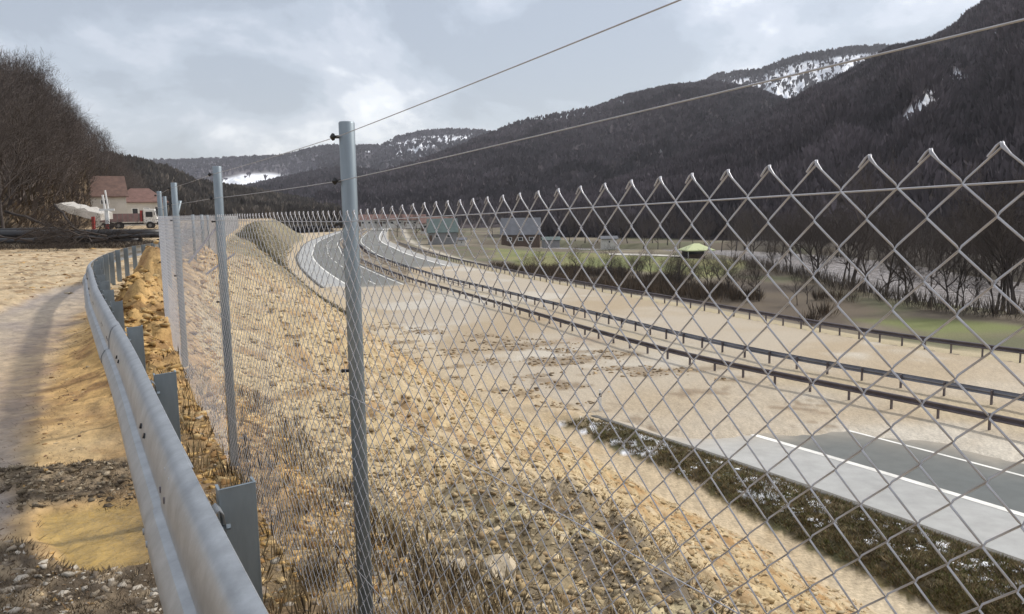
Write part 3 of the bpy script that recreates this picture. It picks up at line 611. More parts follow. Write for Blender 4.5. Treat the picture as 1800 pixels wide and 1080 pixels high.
for _ in range(400):
    if pick >= 70: break
    ti = rt.random()*47; tj = rt.random()*198; p = grid_pt(g_left, ti, tj); px, py, f = proj(*[np.array([v]) for v in p])
    if not (-60 < px[0] < 235) or (px[0] > 70 and ti < 14): continue
    plant(int(rt.integers(6)), tuple(p-np.array([0, 0, .3])), .65+.35*rt.random(), rt.random()*6, 'bare tree standing within the wood on the left hillside', 'trees of the left hillside wood'); pick += 1
plant(3, tuple(at(4, 385, 46)*C(1, 1, 0)+C(0, 0, .6)), .78, 2.4, 'dark low forking tree at the left edge above the mud', None)
plant(0, tuple(at(118, 372, 90)*C(1, 1, 0)+C(0, 0, .8)), .68, 1.4, 'slim pale trunked bare tree left of the brown roofed house', None, sxy=.6)
forest('undergrowth', g_left, s_left, 12000, 1.2, 1.4, .12, C(.15, .12, .09), 'brown brushwood covering the floor of the left wooded hillside', seed=31, k=7, crest_boost=.05, cat='brushwood')
def ribbon_wood(G, count, seed, label, h0, h1, wmul, tint, pxlim, keepf=.5, tlo=0.):
    r = np.random.default_rng(seed); VV = []; CC = []; m_, n_ = G.shape[:2]
    for _ in range(count):
        p = grid_pt(G, (tlo+(1-tlo)*r.random()**.8)*(m_-1.01), r.random()*(n_-1.01)); q = proj(*[np.array([v]) for v in p])[0][0]
        if not pxlim[0] < q < pxlim[1]: continue
        tr, br = TREES[int(r.integers(6))][2:4]; br = br[r.random(len(br)) < keepf]; S = np.vstack([tr, br]); s_ = h0+(h1-h0)*r.random(); a = r.random()*6.283; ca, sa = math.cos(a)*s_, math.sin(a)*s_
        R3 = np.array([[ca, -sa, 0], [sa, ca, 0], [0, 0, s_]]); p0 = S[:, :3]@R3.T+p; p1 = S[:, 3:6]@R3.T+p; az = r.random(len(S))*3.14; sd = np.stack([np.cos(az)*.8+.5, np.sin(az)*.3, np.cos(az*2)*.6], 1)
        w0 = (S[:, 6]*s_*wmul)[:, None]; w1 = (S[:, 7]*s_*wmul)[:, None]; VV.append(np.stack([p0-sd*w0, p0+sd*w0, p1+sd*w1, p1-sd*w1], 1)); CC.append(np.ones((len(S)*4, 3))*tint*(.6+.8*r.random()))
    print('ribbons', sum(len(v) for v in VV)); V = np.concatenate(VV).reshape(-1, 3); o = npmesh('forest', V, np.arange(len(V)).reshape(-1, 4), M_wood, col=np.concatenate(CC)); tag(o, label, 'woodland', kind='stuff')
ribbon_wood(g_left, 1500, 32, 'tangled bare trees filling the wood on the left hillside', .5, .95, 2.6, C(.12, .10, .09), (-80, 250), .45)

# riverside trees
def gz(px, py, z): x, y = gp(px, py, z); return (x, y, ground_z(x, y)-.1)
big = gz(1500, 500, -9.5)
RT = [(1497, 503, 1.9, 1, .3, 'largest dark bare tree at the river bend with a leaning trunk', None),
      (1437, 487, 1.5, 0, 1.2, 'bare tree by the river just left of the largest one', None), (1446, 486, .9, 3, 3.4, 'crooked leaning bare tree by the river beside a straight one', None),
      (1540, 512, .75, 3, .2, 'young tree leaning far over the river water', None), (1785, 560, 1.6, 2, .5, 'bare tree on the river bank at the right picture edge', None), (1762, 553, 1.35, 5, 2.2, 'bare tree second from the right picture edge by the river', None)]
for px, py, s, q, rz, lb, gr in RT: plant(q, gz(px, py, -9.6), s, rz, lb, gr, sxy=1.15, tilt=.5 if 'far over' in lb else 0)
for i in range(30):
    px = 1295+i*17+rt.uniform(-14, 14); py = np.interp(px, [1290, 1400, 1480, 1560, 1650, 1800], [459, 488, 506, 526, 550, 566])+rt.uniform(-2, 5)
    plant(int(rt.integers(6)), gz(px, py, -9.8), .55+.85*rt.random()**1.5, rt.random()*6, 'slender bare tree in the row on the near river bank', 'trees on the near river bank', sxy=.95)
for i in range(46):
    px = 1000+i*18+rt.uniform(-8, 8); py = np.interp(px, [1000, 1285, 1480, 1560, 1650, 1800], [430, 437, 448, 458, 470, 494])-rt.uniform(0, 4)
    x, y = gp(px, py, -9.6); plant(int(rt.integers(6)), (x, y, max(ground_z(x, y), -10.6)-.1), .9+.5*rt.random(), rt.random()*6, 'bare tree on the far river bank below the steep hill', 'trees on the far river bank')
for i in range(24):
    px = 660+i*22+rt.uniform(-8, 8); py = rt.uniform(410, 424); x, y = gp(px, py, -8.8)
    plant(int(rt.integers(6)), (x, y, ground_z(x, y)-.1), .7+.6*rt.random(), rt.random()*6, 'bare tree among the distant farm buildings', 'trees around the farm buildings')

# scrub belt between motorway and field
def scatter_poly(poly, n, seed):
    r = np.random.default_rng(seed); P = np.array(poly); lo = P.min(0); hi = P.max(0); out = []
    while len(out) < n:
        q = lo+r.random((n*3, 2))*(hi-lo); w = 1/np.maximum(np.hypot(q[:, 0], q[:, 1]), 30)**1.0; q = q[r.random(len(q)) < w/w.max()]; q = q[polysd(q[:, 0], q[:, 1], poly) > .5]; out += list(q)
    return np.array(out[:n])
def brush(name, XY, h, spread, width, tint, label, k, seed, cat='scrub', z=None):
    r = np.random.default_rng(seed); N = len(XY); Zb = height(XY[:, 0], XY[:, 1]) if z is None else z; az = r.random((N, k))*6.283; rr = np.sqrt(r.random((N, k)))*spread; hh = h*(.5+.8*r.random((N, k)))
    base = np.stack([XY[:, 0], XY[:, 1], Zb-.03], -1)[:, None, :]+np.stack([rr*.25*np.cos(az), rr*.25*np.sin(az), az*0], -1)
    tip = np.stack([XY[:, 0, None]+rr*np.cos(az), XY[:, 1, None]+rr*np.sin(az), Zb[:, None]+hh], -1); a2 = r.random((N, k))*3.14
    sd = np.stack([np.cos(a2), np.sin(a2), a2*0], -1)*width*(.5+r.random((N, k, 1))); mid = base*.5+tip*.5
    V = np.stack([base-sd*.5, mid+sd*.5, tip, mid-sd*.5], 2).reshape(-1, 3); F = np.arange(len(V)).reshape(-1, 4)
    tint = np.array(tint); tint = tint if tint.ndim == 2 else tint[None]
    cc = tint[r.integers(len(tint), size=N)]*(.6+.8*r.random((N, 1)))
    o = npmesh(name, V, F, M_straw, col=np.repeat(cc, k*4, 0)); tag(o, label, cat, kind='stuff'); return o
sc_ = scatter_poly(scrub_poly, 4200, 41); sc_ = sc_[(fbm(sc_[:, 0], sc_[:, 1], 7, 3, .5, 3) > -.05+.9*sstep(20, 34, sc_[:, 0]))]
brush('scrub', sc_, 1.3, 1.0, .05, [[.085, .062, .045], [.12, .085, .055], [.06, .048, .036]], 'dark leafless scrub belt between the motorway and green field', 12, 41)
for i in range(40):
    px = rt.uniform(900, 1420); py = np.interp(px, [850, 1080, 1240, 1420], [474, 488, 505, 530])+rt.uniform(-6, 12)
    plant(int(rt.integers(6)), gz(px, py, -8.8), .32+.25*rt.random(), rt.random()*6, 'young bare tree growing in the scrub beside the motorway', 'young trees in the scrub belt')

# ------------------------------------------------------------------ slope cover: clods, dry stems, stones
ico_v, ico_f = [], []
t_ = (1+5**.5)/2
ico_v = np.array([(-1, t_, 0), (1, t_, 0), (-1, -t_, 0), (1, -t_, 0), (0, -1, t_), (0, 1, t_), (0, -1, -t_), (0, 1, -t_), (t_, 0, -1), (t_, 0, 1), (-t_, 0, -1), (-t_, 0, 1)], float)/1.9
ico_f = np.array([(0, 11, 5), (0, 5, 1), (0, 1, 7), (0, 7, 10), (0, 10, 11), (1, 5, 9), (5, 11, 4), (11, 10, 2), (10, 7, 6), (7, 1, 8), (3, 9, 4), (3, 4, 2), (3, 2, 6), (3, 6, 8), (3, 8, 9), (4, 9, 5), (2, 4, 11), (6, 2, 10), (8, 6, 7), (9, 8, 1)])
def lumps(name, XY, size, tints, label, cat, seed, flat=.48, mat=None, z=None):
    r = np.random.default_rng(seed); N = len(XY); Zb = height(XY[:, 0], XY[:, 1]) if z is None else z
    sz = size*(.35+r.random(N)**3*1.8) if np.isscalar(size) else size
    V = ico_v[None]*(1+.5*r.normal(0, 1, (N, 12, 1)).clip(-1.3, 1.3))+.16*r.normal(0, 1, (N, 12, 3)); a = r.random(N)*6.283; ca, sa = np.cos(a)[:, None], np.sin(a)[:, None]
    ex = (.7+.6*r.random((N, 1))); x = V[..., 0]*ex; y = V[..., 1]/ex; V = np.stack([x*ca-y*sa, x*sa+y*ca, V[..., 2]*flat], -1)*sz[:, None, None]+np.stack([XY[:, 0], XY[:, 1], Zb-sz*.12], -1)[:, None]
    F = (ico_f[None]+np.arange(N)[:, None, None]*12).reshape(-1, 3); tints = np.array(tints); cc = tints[r.integers(len(tints), size=N)]*(.75+.5*r.random((N, 1)))
    o = npmesh(name, V.reshape(-1, 3), F, mat or M_clod, col=np.repeat(cc, 12, 0)); tag(o, label, cat, kind='stuff'); return o
def polar_scatter(n, seed, r0, r1, a0, a1, cond, p=1.0):
    r = np.random.default_rng(seed); out = np.zeros((0, 2))
    while len(out) < n:
        rr = r0*(r1/r0)**(r.random(n)**p); aa = np.radians(a0+(a1-a0)*r.random(n)); q = np.stack([rr*np.sin(aa), rr*np.cos(aa)], 1); out = np.vstack([out, q[cond(q[:, 0], q[:, 1])]])
    return out[:n]
def on_slope(x, y):
    s, _ = sdist(x, y, FS); u, _ = sdist(x, y, MS); return (s > .4) & (s < slope_run(s, -11-u, y)+.2) & (u < -12)
XY = polar_scatter(30000, 51, 2.2, 75, -32, 30, on_slope, .8)
lumps('mud_clods', XY, .001, [[.47, .34, .19], [.50, .39, .24], [.38, .24, .11], [.44, .27, .10], [.22, .14, .07]], 'crumbly tan mud clods strewn over the embankment slope', 'mud clods', 51) if False else None
r_ = np.random.default_rng(3); dd = np.hypot(XY[:, 0], XY[:, 1]); 
lumps('mud_clods', XY, (.010+.0012*dd)*(.4+r_.random(len(XY))**3*1.9), [[.42, .335, .20], [.45, .365, .235], [.39, .30, .175], [.38, .28, .15], [.31, .22, .12]], 'crumbly tan mud clods strewn over the embankment slope', 'mud clods', 51)
XY = polar_scatter(1800, 52, 2.2, 60, -32, 32, lambda x, y: on_slope(x, y) & (fbm(x, y, 2.0, 3, .5, 21) > .0), .8)
brush('dry_grass', XY, .035, .11, .008, [[.38, .28, .15], [.46, .36, .21], [.24, .16, .09], [.34, .21, .09]], 'dry straw coloured grass tufts on the embankment slope', 8, 52, 'dry grass')
XY = polar_scatter(600, 53, 2.0, 22, -20, 34, lambda x, y: on_slope(x, y) & (polysd(x, y, veg_poly) > fbm(x, y, 1.4, 3, .5, 8)*.9) & (fbm(x*.45+y*.2, y*1.1, 1.0, 4, .6, 9) < .12), .9)
brush('weeds', XY, .045, .09, .007, [[.19, .15, .09], [.24, .19, .11], [.14, .11, .07], [.32, .25, .15]], 'dark weeds matted over the near part of the slope', 10, 53, 'weeds')
XY = polar_scatter(9000, 66, 1.9, 16, -20, 34, lambda x, y: on_slope(x, y) & (polysd(x, y, veg_poly) > fbm(x, y, 1.4, 3, .5, 8)*.9), .9); dd = np.hypot(XY[:, 0], XY[:, 1])
lumps('soil_clods', XY, (.004+.0009*dd)*(.4+r_.random(len(XY))**3*2.4), [[.17, .13, .08], [.30, .24, .15], [.23, .18, .11], [.13, .10, .06]], 'dark crumbly soil clods and stones on the near slope', 'soil clods', 66)
def on_verge(x, y):
    s, _ = sdist(x, y, FS); u, _ = sdist(x, y, MS); return (-11-u < verge_w(y)-.12) & (u < -11.4) & (s > 5) & (y < 33)
XY = polar_scatter(8000, 54, 12, 42, 0, 48, on_verge, 1)
brush('verge_grass', XY, .10, .2, .022, [[.10, .08, .045], [.16, .125, .06], [.11, .11, .04], [.2, .15, .085]], 'dark matted grass on the verge beside the motorway shoulder', 8, 54, 'grass')
def snowy(x, y):
    u, _ = sdist(x, y, MS); sh = -11-u; return on_verge(x, y) & (sh > .5) & (sh < 2.9) & (fbm(x, y, .9, 3, .6, 4) > .22)
XY = polar_scatter(800, 55, 14, 40, 5, 45, snowy, 1); lumps('snow_patches', XY, .05, [[.8, .82, .86]], 'scraps of leftover snow lying along the dark motorway verge', 'snow', 55, flat=.3, mat=M_snow)
XY = scatter_poly(debris_band, 2600, 64); dd = np.hypot(XY[:, 0], XY[:, 1]); XY = XY[fbm(XY[:, 0]*.5+XY[:, 1]*.25, XY[:, 1]-XY[:, 0]*.3, 1.5, 4, .65, 19) > .0]; dd = np.hypot(XY[:, 0], XY[:, 1])
lumps('mud_clods', XY, .09*(.5+r_.random(len(XY))**2*1.4), [[.20, .14, .08], [.34, .25, .15], [.14, .1, .06]], 'dark clods and roots drifted in bands over the mud flow', 'mud clods', 64, flat=.5)
brush('far_bank_brush', scatter_poly(beyond_poly, 5000, 65), 5.0, 3.0, .14, [[.075, .062, .052], [.10, .085, .07], [.055, .046, .04]], 'dark bare brush along the far bank of the river', 9, 65, 'brush')
XY = polar_scatter(7000, 67, 28, 230, -34, -8, lambda x, y: (sdist(x, y, FS)[0] > .6) & (sdist(x, y, MS)[0] < -13.2) & (y > 68), 1.)
brush('bank_grass', XY, .22, .35, .05, [[.15, .12, .075], [.19, .165, .095], [.10, .085, .055], [.13, .13, .065]], 'rough olive brown grass on the distant part of the embankment', 6, 67, 'grass')
bank_poly = tier([(1290, 462), (1400, 489), (1480, 507), (1560, 527), (1650, 551), (1800, 567), (2200, 620), (2200, 655), (1800, 578), (1650, 562), (1540, 540), (1440, 512), (1340, 486), (1280, 470)], -9.4)
brush('riverbank_brush', scatter_poly(bank_poly, 420, 68), 2.0, 1.5, .06, [[.09, .072, .058], [.12, .095, .07], [.06, .05, .04]], 'bare thicket and dead stalks along the near river bank', 9, 68, 'brush')
# heap between rail and fence
def on_heap(x, y):
    s, _ = sdist(x, y, FS); return (s > -.42-.02*y) & (s < .5) & (y > 3.0) & (y < 26)
XY = polar_scatter(6000, 56, 3.2, 26, -38, -8, on_heap, .8); dd = np.hypot(XY[:, 0], XY[:, 1])
lumps('mud_clods', XY, (.010+.0014*dd)*(.4+r_.random(len(XY))**3*1.9), [[.47, .31, .13], [.40, .25, .09], [.50, .36, .18], [.26, .15, .06]], 'orange mud clods heaped between the guard rail and fence', 'mud clods', 56)
def edge_near(x, y):
    s, _ = sdist(x, y, FS); return (s > -.42) & (s < .7) & (y < 7.5)
XY = polar_scatter(1500, 57, 1.2, 8.0, -34, 10, edge_near, 1)
brush('withered_weeds', XY, .10, .09, .006, [[.22, .16, .09], [.12, .09, .05], [.35, .27, .15], [.06, .045, .03]], 'withered weeds and roots along the foot of the fence', 9, 57, 'weeds')
XY = polar_scatter(1500, 58, 1.2, 6, -34, 10, edge_near, 1); lumps('gravel', XY, .014, [[.36, .33, .28], [.25, .2, .15], [.45, .4, .34]], 'small gravel stones between the guard rail post and fence', 'gravel', 58)
# bench debris
def in_db(x, y):
    return np.maximum(*[polysd(x, y, q)+fbm(x, y, .3, 3, .6, 2)*.08 for q in debris_l]) > 0
def pudd(x, y): return polysd(x, y, puddle) > -.02
XY = polar_scatter(5000, 59, 1.2, 4.4, -48, -14, lambda x, y: in_db(x, y) & ~pudd(x, y) & (sdist(x, y, FS)[0] < -.3), 1)
brush('debris_twigs', XY, .015, .06, .004, [[.11, .085, .055], [.16, .12, .08], [.08, .06, .04], [.22, .17, .11]], 'dark washed up twigs and roots on the muddy road', 8, 59, 'twigs')
XY = polar_scatter(2600, 60, 1.2, 4.4, -48, -14, lambda x, y: in_db(x, y) & ~pudd(x, y) & (sdist(x, y, FS)[0] < -.3), 1)
lumps('gravel', XY, .013, [[.42, .38, .32], [.30, .25, .19], [.5, .45, .38], [.2, .16, .12]], 'pale gravel washed onto the near road edge among twigs', 'gravel', 60)
dl0 = np.array(debris_l[0]); r7 = np.random.default_rng(70); q7 = dl0.min(0)+r7.random((9000, 2))*(dl0.max(0)-dl0.min(0)); q7 = q7[polysd(q7[:, 0], q7[:, 1], debris_l[0])+fbm(q7[:, 0], q7[:, 1], .3, 3, .6, 2)*.08 > 0][:2400]
brush('debris_twigs', q7[:700], .014, .06, .004, [[.12, .09, .06], [.17, .13, .085], [.08, .06, .04], [.25, .2, .13]], 'dark band of washed up twigs crossing the muddy road', 7, 71, 'twigs')
lumps('gravel', q7[:900], .012*(.4+1.6*r7.random(900)**2), [[.20, .16, .11], [.34, .28, .2], [.09, .07, .05], [.13, .1, .065]], 'small stones caught in the twig band across the muddy road', 'gravel', 72)
def on_bench(x, y):
    s, _ = sdist(x, y, FS); return (s < -.75) & (polysd(x, y, road_wet) < 0) & ~pudd(x, y)
XY = polar_scatter(2600, 61, 2.6, 45, -42, -20, on_bench, .9); dd = np.hypot(XY[:, 0], XY[:, 1])
lumps('mud_crumbs', XY, (.003+.0011*dd)*(.3+r_.random(len(XY))**3*1.8), [[.42, .27, .11], [.30, .18, .08], [.47, .36, .22], [.16, .1, .06]], 'crumbs of ochre mud scattered over the flooded road', 'mud crumbs', 61, flat=.45)
XY = polar_scatter(900, 62, 3, 16, -40, -20, lambda x, y: (sdist(x, y, FS)[0] < -.8) & ~pudd(x, y) & (polysd(x, y, road_wet) < .2), 1)
brush('loose_twigs', XY, .012, .11, .006, [[.10, .06, .035], [.16, .1, .05], [.06, .045, .03]], 'short loose twigs stuck in the ochre roadside mud', 3, 62, 'twigs')

def rock(px, py, z0, size, label, seed, snow=False, flat=.34):
    d = ray(px, py); t0 = 1.
    for _ in range(40):                      # walk the sight line down to the surface
        p = d*t0; zz = EYE+p[2]; g = ground_z(p[0], p[1])
        if zz <= g: break
        t0 += max(.02, (zz-g)*.5)
    r = np.random.default_rng(seed); V = ico_v.copy()
    F = ico_f; mid = {}; Vl = list(V); F2 = []
    def md(a, b):
        k = (min(a, b), max(a, b))
        if k not in mid: q = (Vl[a]+Vl[b])/2; mid[k] = len(Vl); Vl.append(q/np.linalg.norm(q)*1.0)
        return mid[k]
    for a, b, c in F: ab, bc, ca = md(a, b), md(b, c), md(c, a); F2 += [(a, ab, ca), (b, bc, ab), (c, ca, bc), (ab, bc, ca)]
    V = np.array(Vl); V = V*(1+r.normal(0, .28, (len(V), 1)).clip(-.5, .5))*np.array([1.5, .8, flat])*size
    o = npmesh('rock', V, F2, M_stone); o.location = (p[0], p[1], g-size*.02); o.rotation_euler = (0, 0, r.random()*6); tag(o, label, 'rock'); return o
rock(878, 1008, 0, .10, 'large pale flat rock low on the near slope', 1)
rock(992, 943, 0, .06, 'small whitish stone above the large flat rock', 2)
rock(795, 1000, 0, .07, 'mud covered stone left of the large pale rock', 3)
rock(118, 486, 0, .09, 'small dark stone alone on the muddy road', 4)

# ------------------------------------------------------------------ chain link fence
fence = empty('chain_link_fence', (0, 0, 0)); tag(fence, 'galvanised chain link fence with round posts and barbed wire strands', 'fence')
CELL = .0697; CELLV = .0645
def top_z(y):       # height of the mesh top along the fence
    return 1.59+np.interp(y, [-2, .38, .78, 1.05, 1.35, 1.9, 2.57, 200], [.098, .052, .043, .033, .022, .008, -.002, 0.0])
def lateral(p, q):
    d = (q-p)/np.linalg.norm(q-p); return d, np.array([d[1], -d[0]])
SEG = .5
def wire_nodes(i, p, q, zt0, zt1, rows, ncell, wob=True, flip=1):
    L = np.linalg.norm(q-p); d, nrm = lateral(p, q); w2 = L/(2*ncell); h2 = CELLV/2; pts = []
    ks = np.arange(0, 2*rows+1)
    def P(tt, zz, off):
        f = tt/L; zt = zt0*(1-f)+zt1*f; x = p[0]+d[0]*tt+nrm[0]*off; y = p[1]+d[1]*tt+nrm[1]*off
        if wob:
            b = float(fbm(tt+7*p[0], zz*1.3, .8, 2))*.012; x += nrm[0]*b; y += nrm[1]*b; zt += float(fbm(tt, zz, .5, 2, .5, 3))*.0025; tj = float(fbm(tt, zz, .35, 2, .5, 5))*.0022; x += d[0]*tj; y += d[1]*tj
        return (x, y, zt-zz)
    xs = [((i+1) if (k % 2 == 0) == (i % 2 == 0) else i)*w2 for k in ks]
    xs = [x-.38*2*w2 for x in xs]; x_m = (i+.5-.76)*w2
    xs = [x+(.0012 if x > x_m else -.0012) for x in xs]
    # twisted knuckle at the top: loose end folded back
    x0 = xs[0]; dn = -1 if xs[1] < xs[0] else 1
    pts.append(P(x0-dn*.0095, .0105, -.0027)); pts.append(P(x0-dn*.002, .001, -.0025)); pts.append(P(x0, -.002, 0))
    for k in ks[:-1]:
        a, b = xs[k], xs[k+1]; front = -1 if b < a else 1     # wires that run down towards the near end lie in front
        o = .0024*front
        pts.append(P(a*.93+b*.07, k*h2+.07*h2, o)); pts.append(P(a*.07+b*.93, k*h2+.93*h2, o))
    pts.append(P(xs[-1], ks[-1]*h2, 0)); return pts
ROWS = 24
near_wires = []
for bay in range(1, len(FP)-1):
    p, q = FP[bay], FP[bay+1]; 
    if bay > 13: break
    L = np.linalg.norm(q-p); zt0, zt1 = float(top_z(p[1])), float(top_z(q[1])); ncell = int(round(L/CELL)); 
    if bay in (2, 3):
        for i in range(2*ncell):
            V, F = tube(wire_nodes(i, p, q, zt0, zt1, ROWS, ncell), .00125, 6, False)
            npmesh('mesh_wire', V, F, M_wire, fence, smooth=True)
    else:
        # simplified panel, straight legs
        S = []; d, nrm = lateral(p, q); nsub = max(1, int(L/2.5)); w2 = L/(2*ncell); h2 = CELLV/2; rad = .00135 if q[1] < 12 else .0016
        for i in range(2*ncell):
            for k in range(2*ROWS):
                a = ((i+1) if (k % 2 == 0) == (i % 2 == 0) else i)*w2; b = ((i+1) if ((k+1) % 2 == 0) == (i % 2 == 0) else i)*w2
                z0 = zt0+(zt1-zt0)*a/L-k*h2; z1 = zt0+(zt1-zt0)*b/L-(k+1)*h2; o = .002*(-1 if b < a else 1)
                S.append([p[0]+d[0]*a+nrm[0]*o, p[1]+d[1]*a+nrm[1]*o, z0, p[0]+d[0]*b+nrm[0]*o, p[1]+d[1]*b+nrm[1]*o, z1, rad, rad])
        S = np.array(S)
        if q[1] > 40: break
        npmesh('mesh_panel', *segmesh(S, 3), M_wire, fence)
# far run of mesh on the crest, coarser weave
def far_panel(pts, w, rad):
    P = resample(pts, int(np.sum(np.linalg.norm(np.diff(np.array(pts), axis=0), axis=1))/(w/2))+1); n = len(P); S = []
    rows = int(1.5/w)
    for i in range(n-1):
        for k in range(2*rows):
            a, b = (P[i], P[i+1]) if (i+k) % 2 else (P[i+1], P[i]); S.append([*a, 1.585-k*w/2, *b, 1.585-(k+1)*w/2, rad, rad])
    npmesh('mesh_panel', *segmesh(np.array(S), 3), M_wire, fence)
far_panel([(-10.9, 30), (-17.5, 48)], .0735, .0017)
far_panel([(-17.5, 48), (-34, 100)], .15, .004)
# posts
def fpost(p, ztop, r=.0255, base=None, lean=(0, 0), cap=True):
    g = ground_z(*p)-.15 if base is None else base; mb = MB(); n = 20
    P = [(p[0], p[1], g), (p[0]+lean[0], p[1]+lean[1], ztop-.004), (p[0]+lean[0], p[1]+lean[1], ztop)]
    V, F = tube(P, [r, r, r*.9], n); mb.add(V, F); o = mb.build('post', M_gpost, fence); me = o.data
    for f in me.polygons: f.use_smooth = len(f.vertices) == 4
    return o
posts = [FP[i] for i in range(1, 12)]
dn, nn_ = lateral(FP[2], FP[3])
ptop = {}
for i in range(1, 14):
    p = FP[i]; full = i <= 7; zt = float(top_z(p[1]))+(.283 if full else .03); pp = p+np.array(lateral(FP[i], FP[i+1])[1])*.027
    if i == 6: pass
    fpost(tuple(pp), zt, .0255 if i < 9 else .03); ptop[i] = (pp, zt)
xx, yy = -6.3, 15.3
fpost((xx-.22, yy-.4), 1.88, .03, lean=(.24, .4))
# braces seen beyond the third post (dark struts) 
for a, b in (((-6.35, 15.7, 1.45), (-6.15, 14.0, .35)), ((-5.95, 16.2, 1.35), (-5.9, 13.0, .1)), ((-6.1, 17.6, .75), (-5.9, 13.4, .1))):
    mb = MB(); mb.tube([a, b], .022, 8); mb.build('brace', M_drail, fence)
# strand wires
def sag(P, n=6, s=.004):
    out = []
    for a, b in zip(P[:-1], P[1:]):
        for k in range(n): t = k/n; q = np.array(a)*(1-t)+np.array(b)*t; q[2] -= s*4*t*(1-t); out.append(q)
    out.append(np.array(P[-1])); return out
for dz, nm in ((.236, 'barbed_wire'), (.097, 'barbed_wire')):
    P = []
    for i in range(1, 8):
        p = FP[i]; ex = np.interp(p[1], [-2, .38, 2.57], [.03, .02, 0]) if dz > .2 else np.interp(p[1], [-2, .38, 2.57], [.03, .02, 0]); P.append((p[0]-nn_[0]*.004, p[1]-nn_[1]*.004, float(top_z(p[1]))+dz+ex))
    mb = MB(); sp = sag(P); mb.tube(sp, .0013, 5, False)
    ox = [np.array(q)+np.array([0, .0, .0]) for q in sp]
    mb.build(nm, M_wire, fence, smooth=True)
for off in (CELLV*.5, .60, 1.2):
    P = []
    for i in range(1, 14):
        p = FP[i]; P.append((p[0], p[1], float(top_z(p[1]))-off))
    mb = MB(); mb.tube(sag(P, 5, .0015), .0012 if off < .1 else .0011, 5, False); mb.build('tension_wire', M_wire, fence, smooth=True)
# insulators and ties on the posts
for i in range(2, 8):
    p, zt = ptop[i]; ztm = float(top_z(FP[i][1])); d_, n_ = lateral(FP[i], FP[i+1]); c0 = p-np.array([math.cos(.1), .1])*.031
    for dz in (.236, .097, -.04, -.52):
        mb = MB(); sz = .011 if dz > 0 else .006
        mb.tube([(c0[0]-.012, c0[1]-.003, ztm+dz-sz), (c0[0]-.014, c0[1]-.003, ztm+dz), (c0[0]-.012, c0[1]-.003, ztm+dz+sz)], [.004, sz*.9, .004], 8); mb.box((c0[0]+.0, c0[1], ztm+dz), (.026, .012, .009)); mb.build('clamp', M_black, fence)

# ------------------------------------------------------------------ near guard rail
rail = empty('guard_rail', (0, 0, 0)); tag(rail, 'near galvanised guard rail curving along the muddy road edge', 'guard rail')
W = [(.060, -.157), (.094, -.142), (.105, -.118), (.106, -.095), (.098, -.066), (.074, -.030), (.048, -.022), (.046, .0), (.045, .035), (.038, .075), (.024, .118), (.010, .138), (-.012, .150), (-.034, .157)]
def beam(path, zc, off, side, name, mat, parent, thick=.003, prof=W, tilt=0., lap=0.):
    """profile swept along a path; side = -1 puts the waves on the left of the path"""
    T, N = frames(path); n = len(path); m_ = len(prof); V = []
    for q in range(n):
        for t_ in (0, thick):
            for a, b in prof:
                o = off+side*(a-t_+lap); o += tilt*b; V.append((path[q, 0]+N[q, 0]*o, path[q, 1]+N[q, 1]*o, (zc if np.isscalar(zc) else zc[q])+b*(1-(t_*.8/.15 if abs(b) > .15 else 0))))
    V = np.array(V).reshape(n, 2, m_, 3); idx = np.arange(n*2*m_).reshape(n, 2, m_); F = []
    def quads(A): return np.stack([A[:-1, :-1], A[1:, :-1], A[1:, 1:], A[:-1, 1:]], -1).reshape(-1, 4)
    F = [quads(idx[:, 0]), quads(idx[:, 1])[:, ::-1], quads(idx[:, :, 0])[:, ::-1], quads(idx[:, :, -1]), quads(idx[0][:, :]), quads(idx[-1][:, :])[:, ::-1]]
    o = npmesh(name, V.reshape(-1, 3), np.vstack(F), mat, parent, smooth=True); es = o.modifiers.new('edges', 'EDGE_SPLIT'); es.split_angle = R(27); return o
glen = np.concatenate([[0], np.cumsum(np.linalg.norm(np.diff(GS, axis=0), axis=1))])
def gpt(a): return np.stack([np.interp(a, glen, GS[:, 0]), np.interp(a, glen, GS[:, 1])], -1)
GT, GN = frames(GS)
RZ = .62      # beam centre height; top edge about .77
# find arc length at the nearest post (depth 2.27)
a_p0 = float(np.interp(2.17, GS[:, 1], glen)); spans = []
a0 = a_p0+.35-4.0*3
while a0 < glen[-1]-4.2:
    aa = np.arange(a0, a0+4.0+.30, .2 if a0 < a_p0+30 else 1.0); 
    if aa[0] >= 0:
        lap = np.where(aa > a0+4.0-.02, 0., 0.); P = gpt(aa)
        zoff = np.full(len(aa), RZ); beam(P, zoff, 0, -1, 'rail', M_galv, rail, tilt=0., lap=.006*((round((a0-a_p0)/4)) % 2))
        # splice bolts
        if a0 < a_p0+14:
            for da in (.08, .2):
                for zb in (-.10, -.012, .012, .10):
                    if abs(zb) > .05: o_ = .024 if zb > 0 else .104
                    else: o_ = .050 if zb < 0 else .043
                    q = gpt(np.array([a0+da]))[0]; tn = np.array([np.interp(a0+da, glen, GN[:, 0]), np.interp(a0+da, glen, GN[:, 1])]); pb = q-tn*(o_+.008)
                    mb = MB(); mb.tube([(pb[0]+tn[0]*.012, pb[1]+tn[1]*.012, RZ+zb*3.0 if abs(zb) < .05 else RZ+zb), (pb[0]-tn[0]*.003, pb[1]-tn[1]*.003, RZ+zb*3.0 if abs(zb) < .05 else RZ+zb)], .011, 10); mb.build('bolt', M_galv if abs(zb) > .05 else M_drail, rail)
    a0 += 4.0
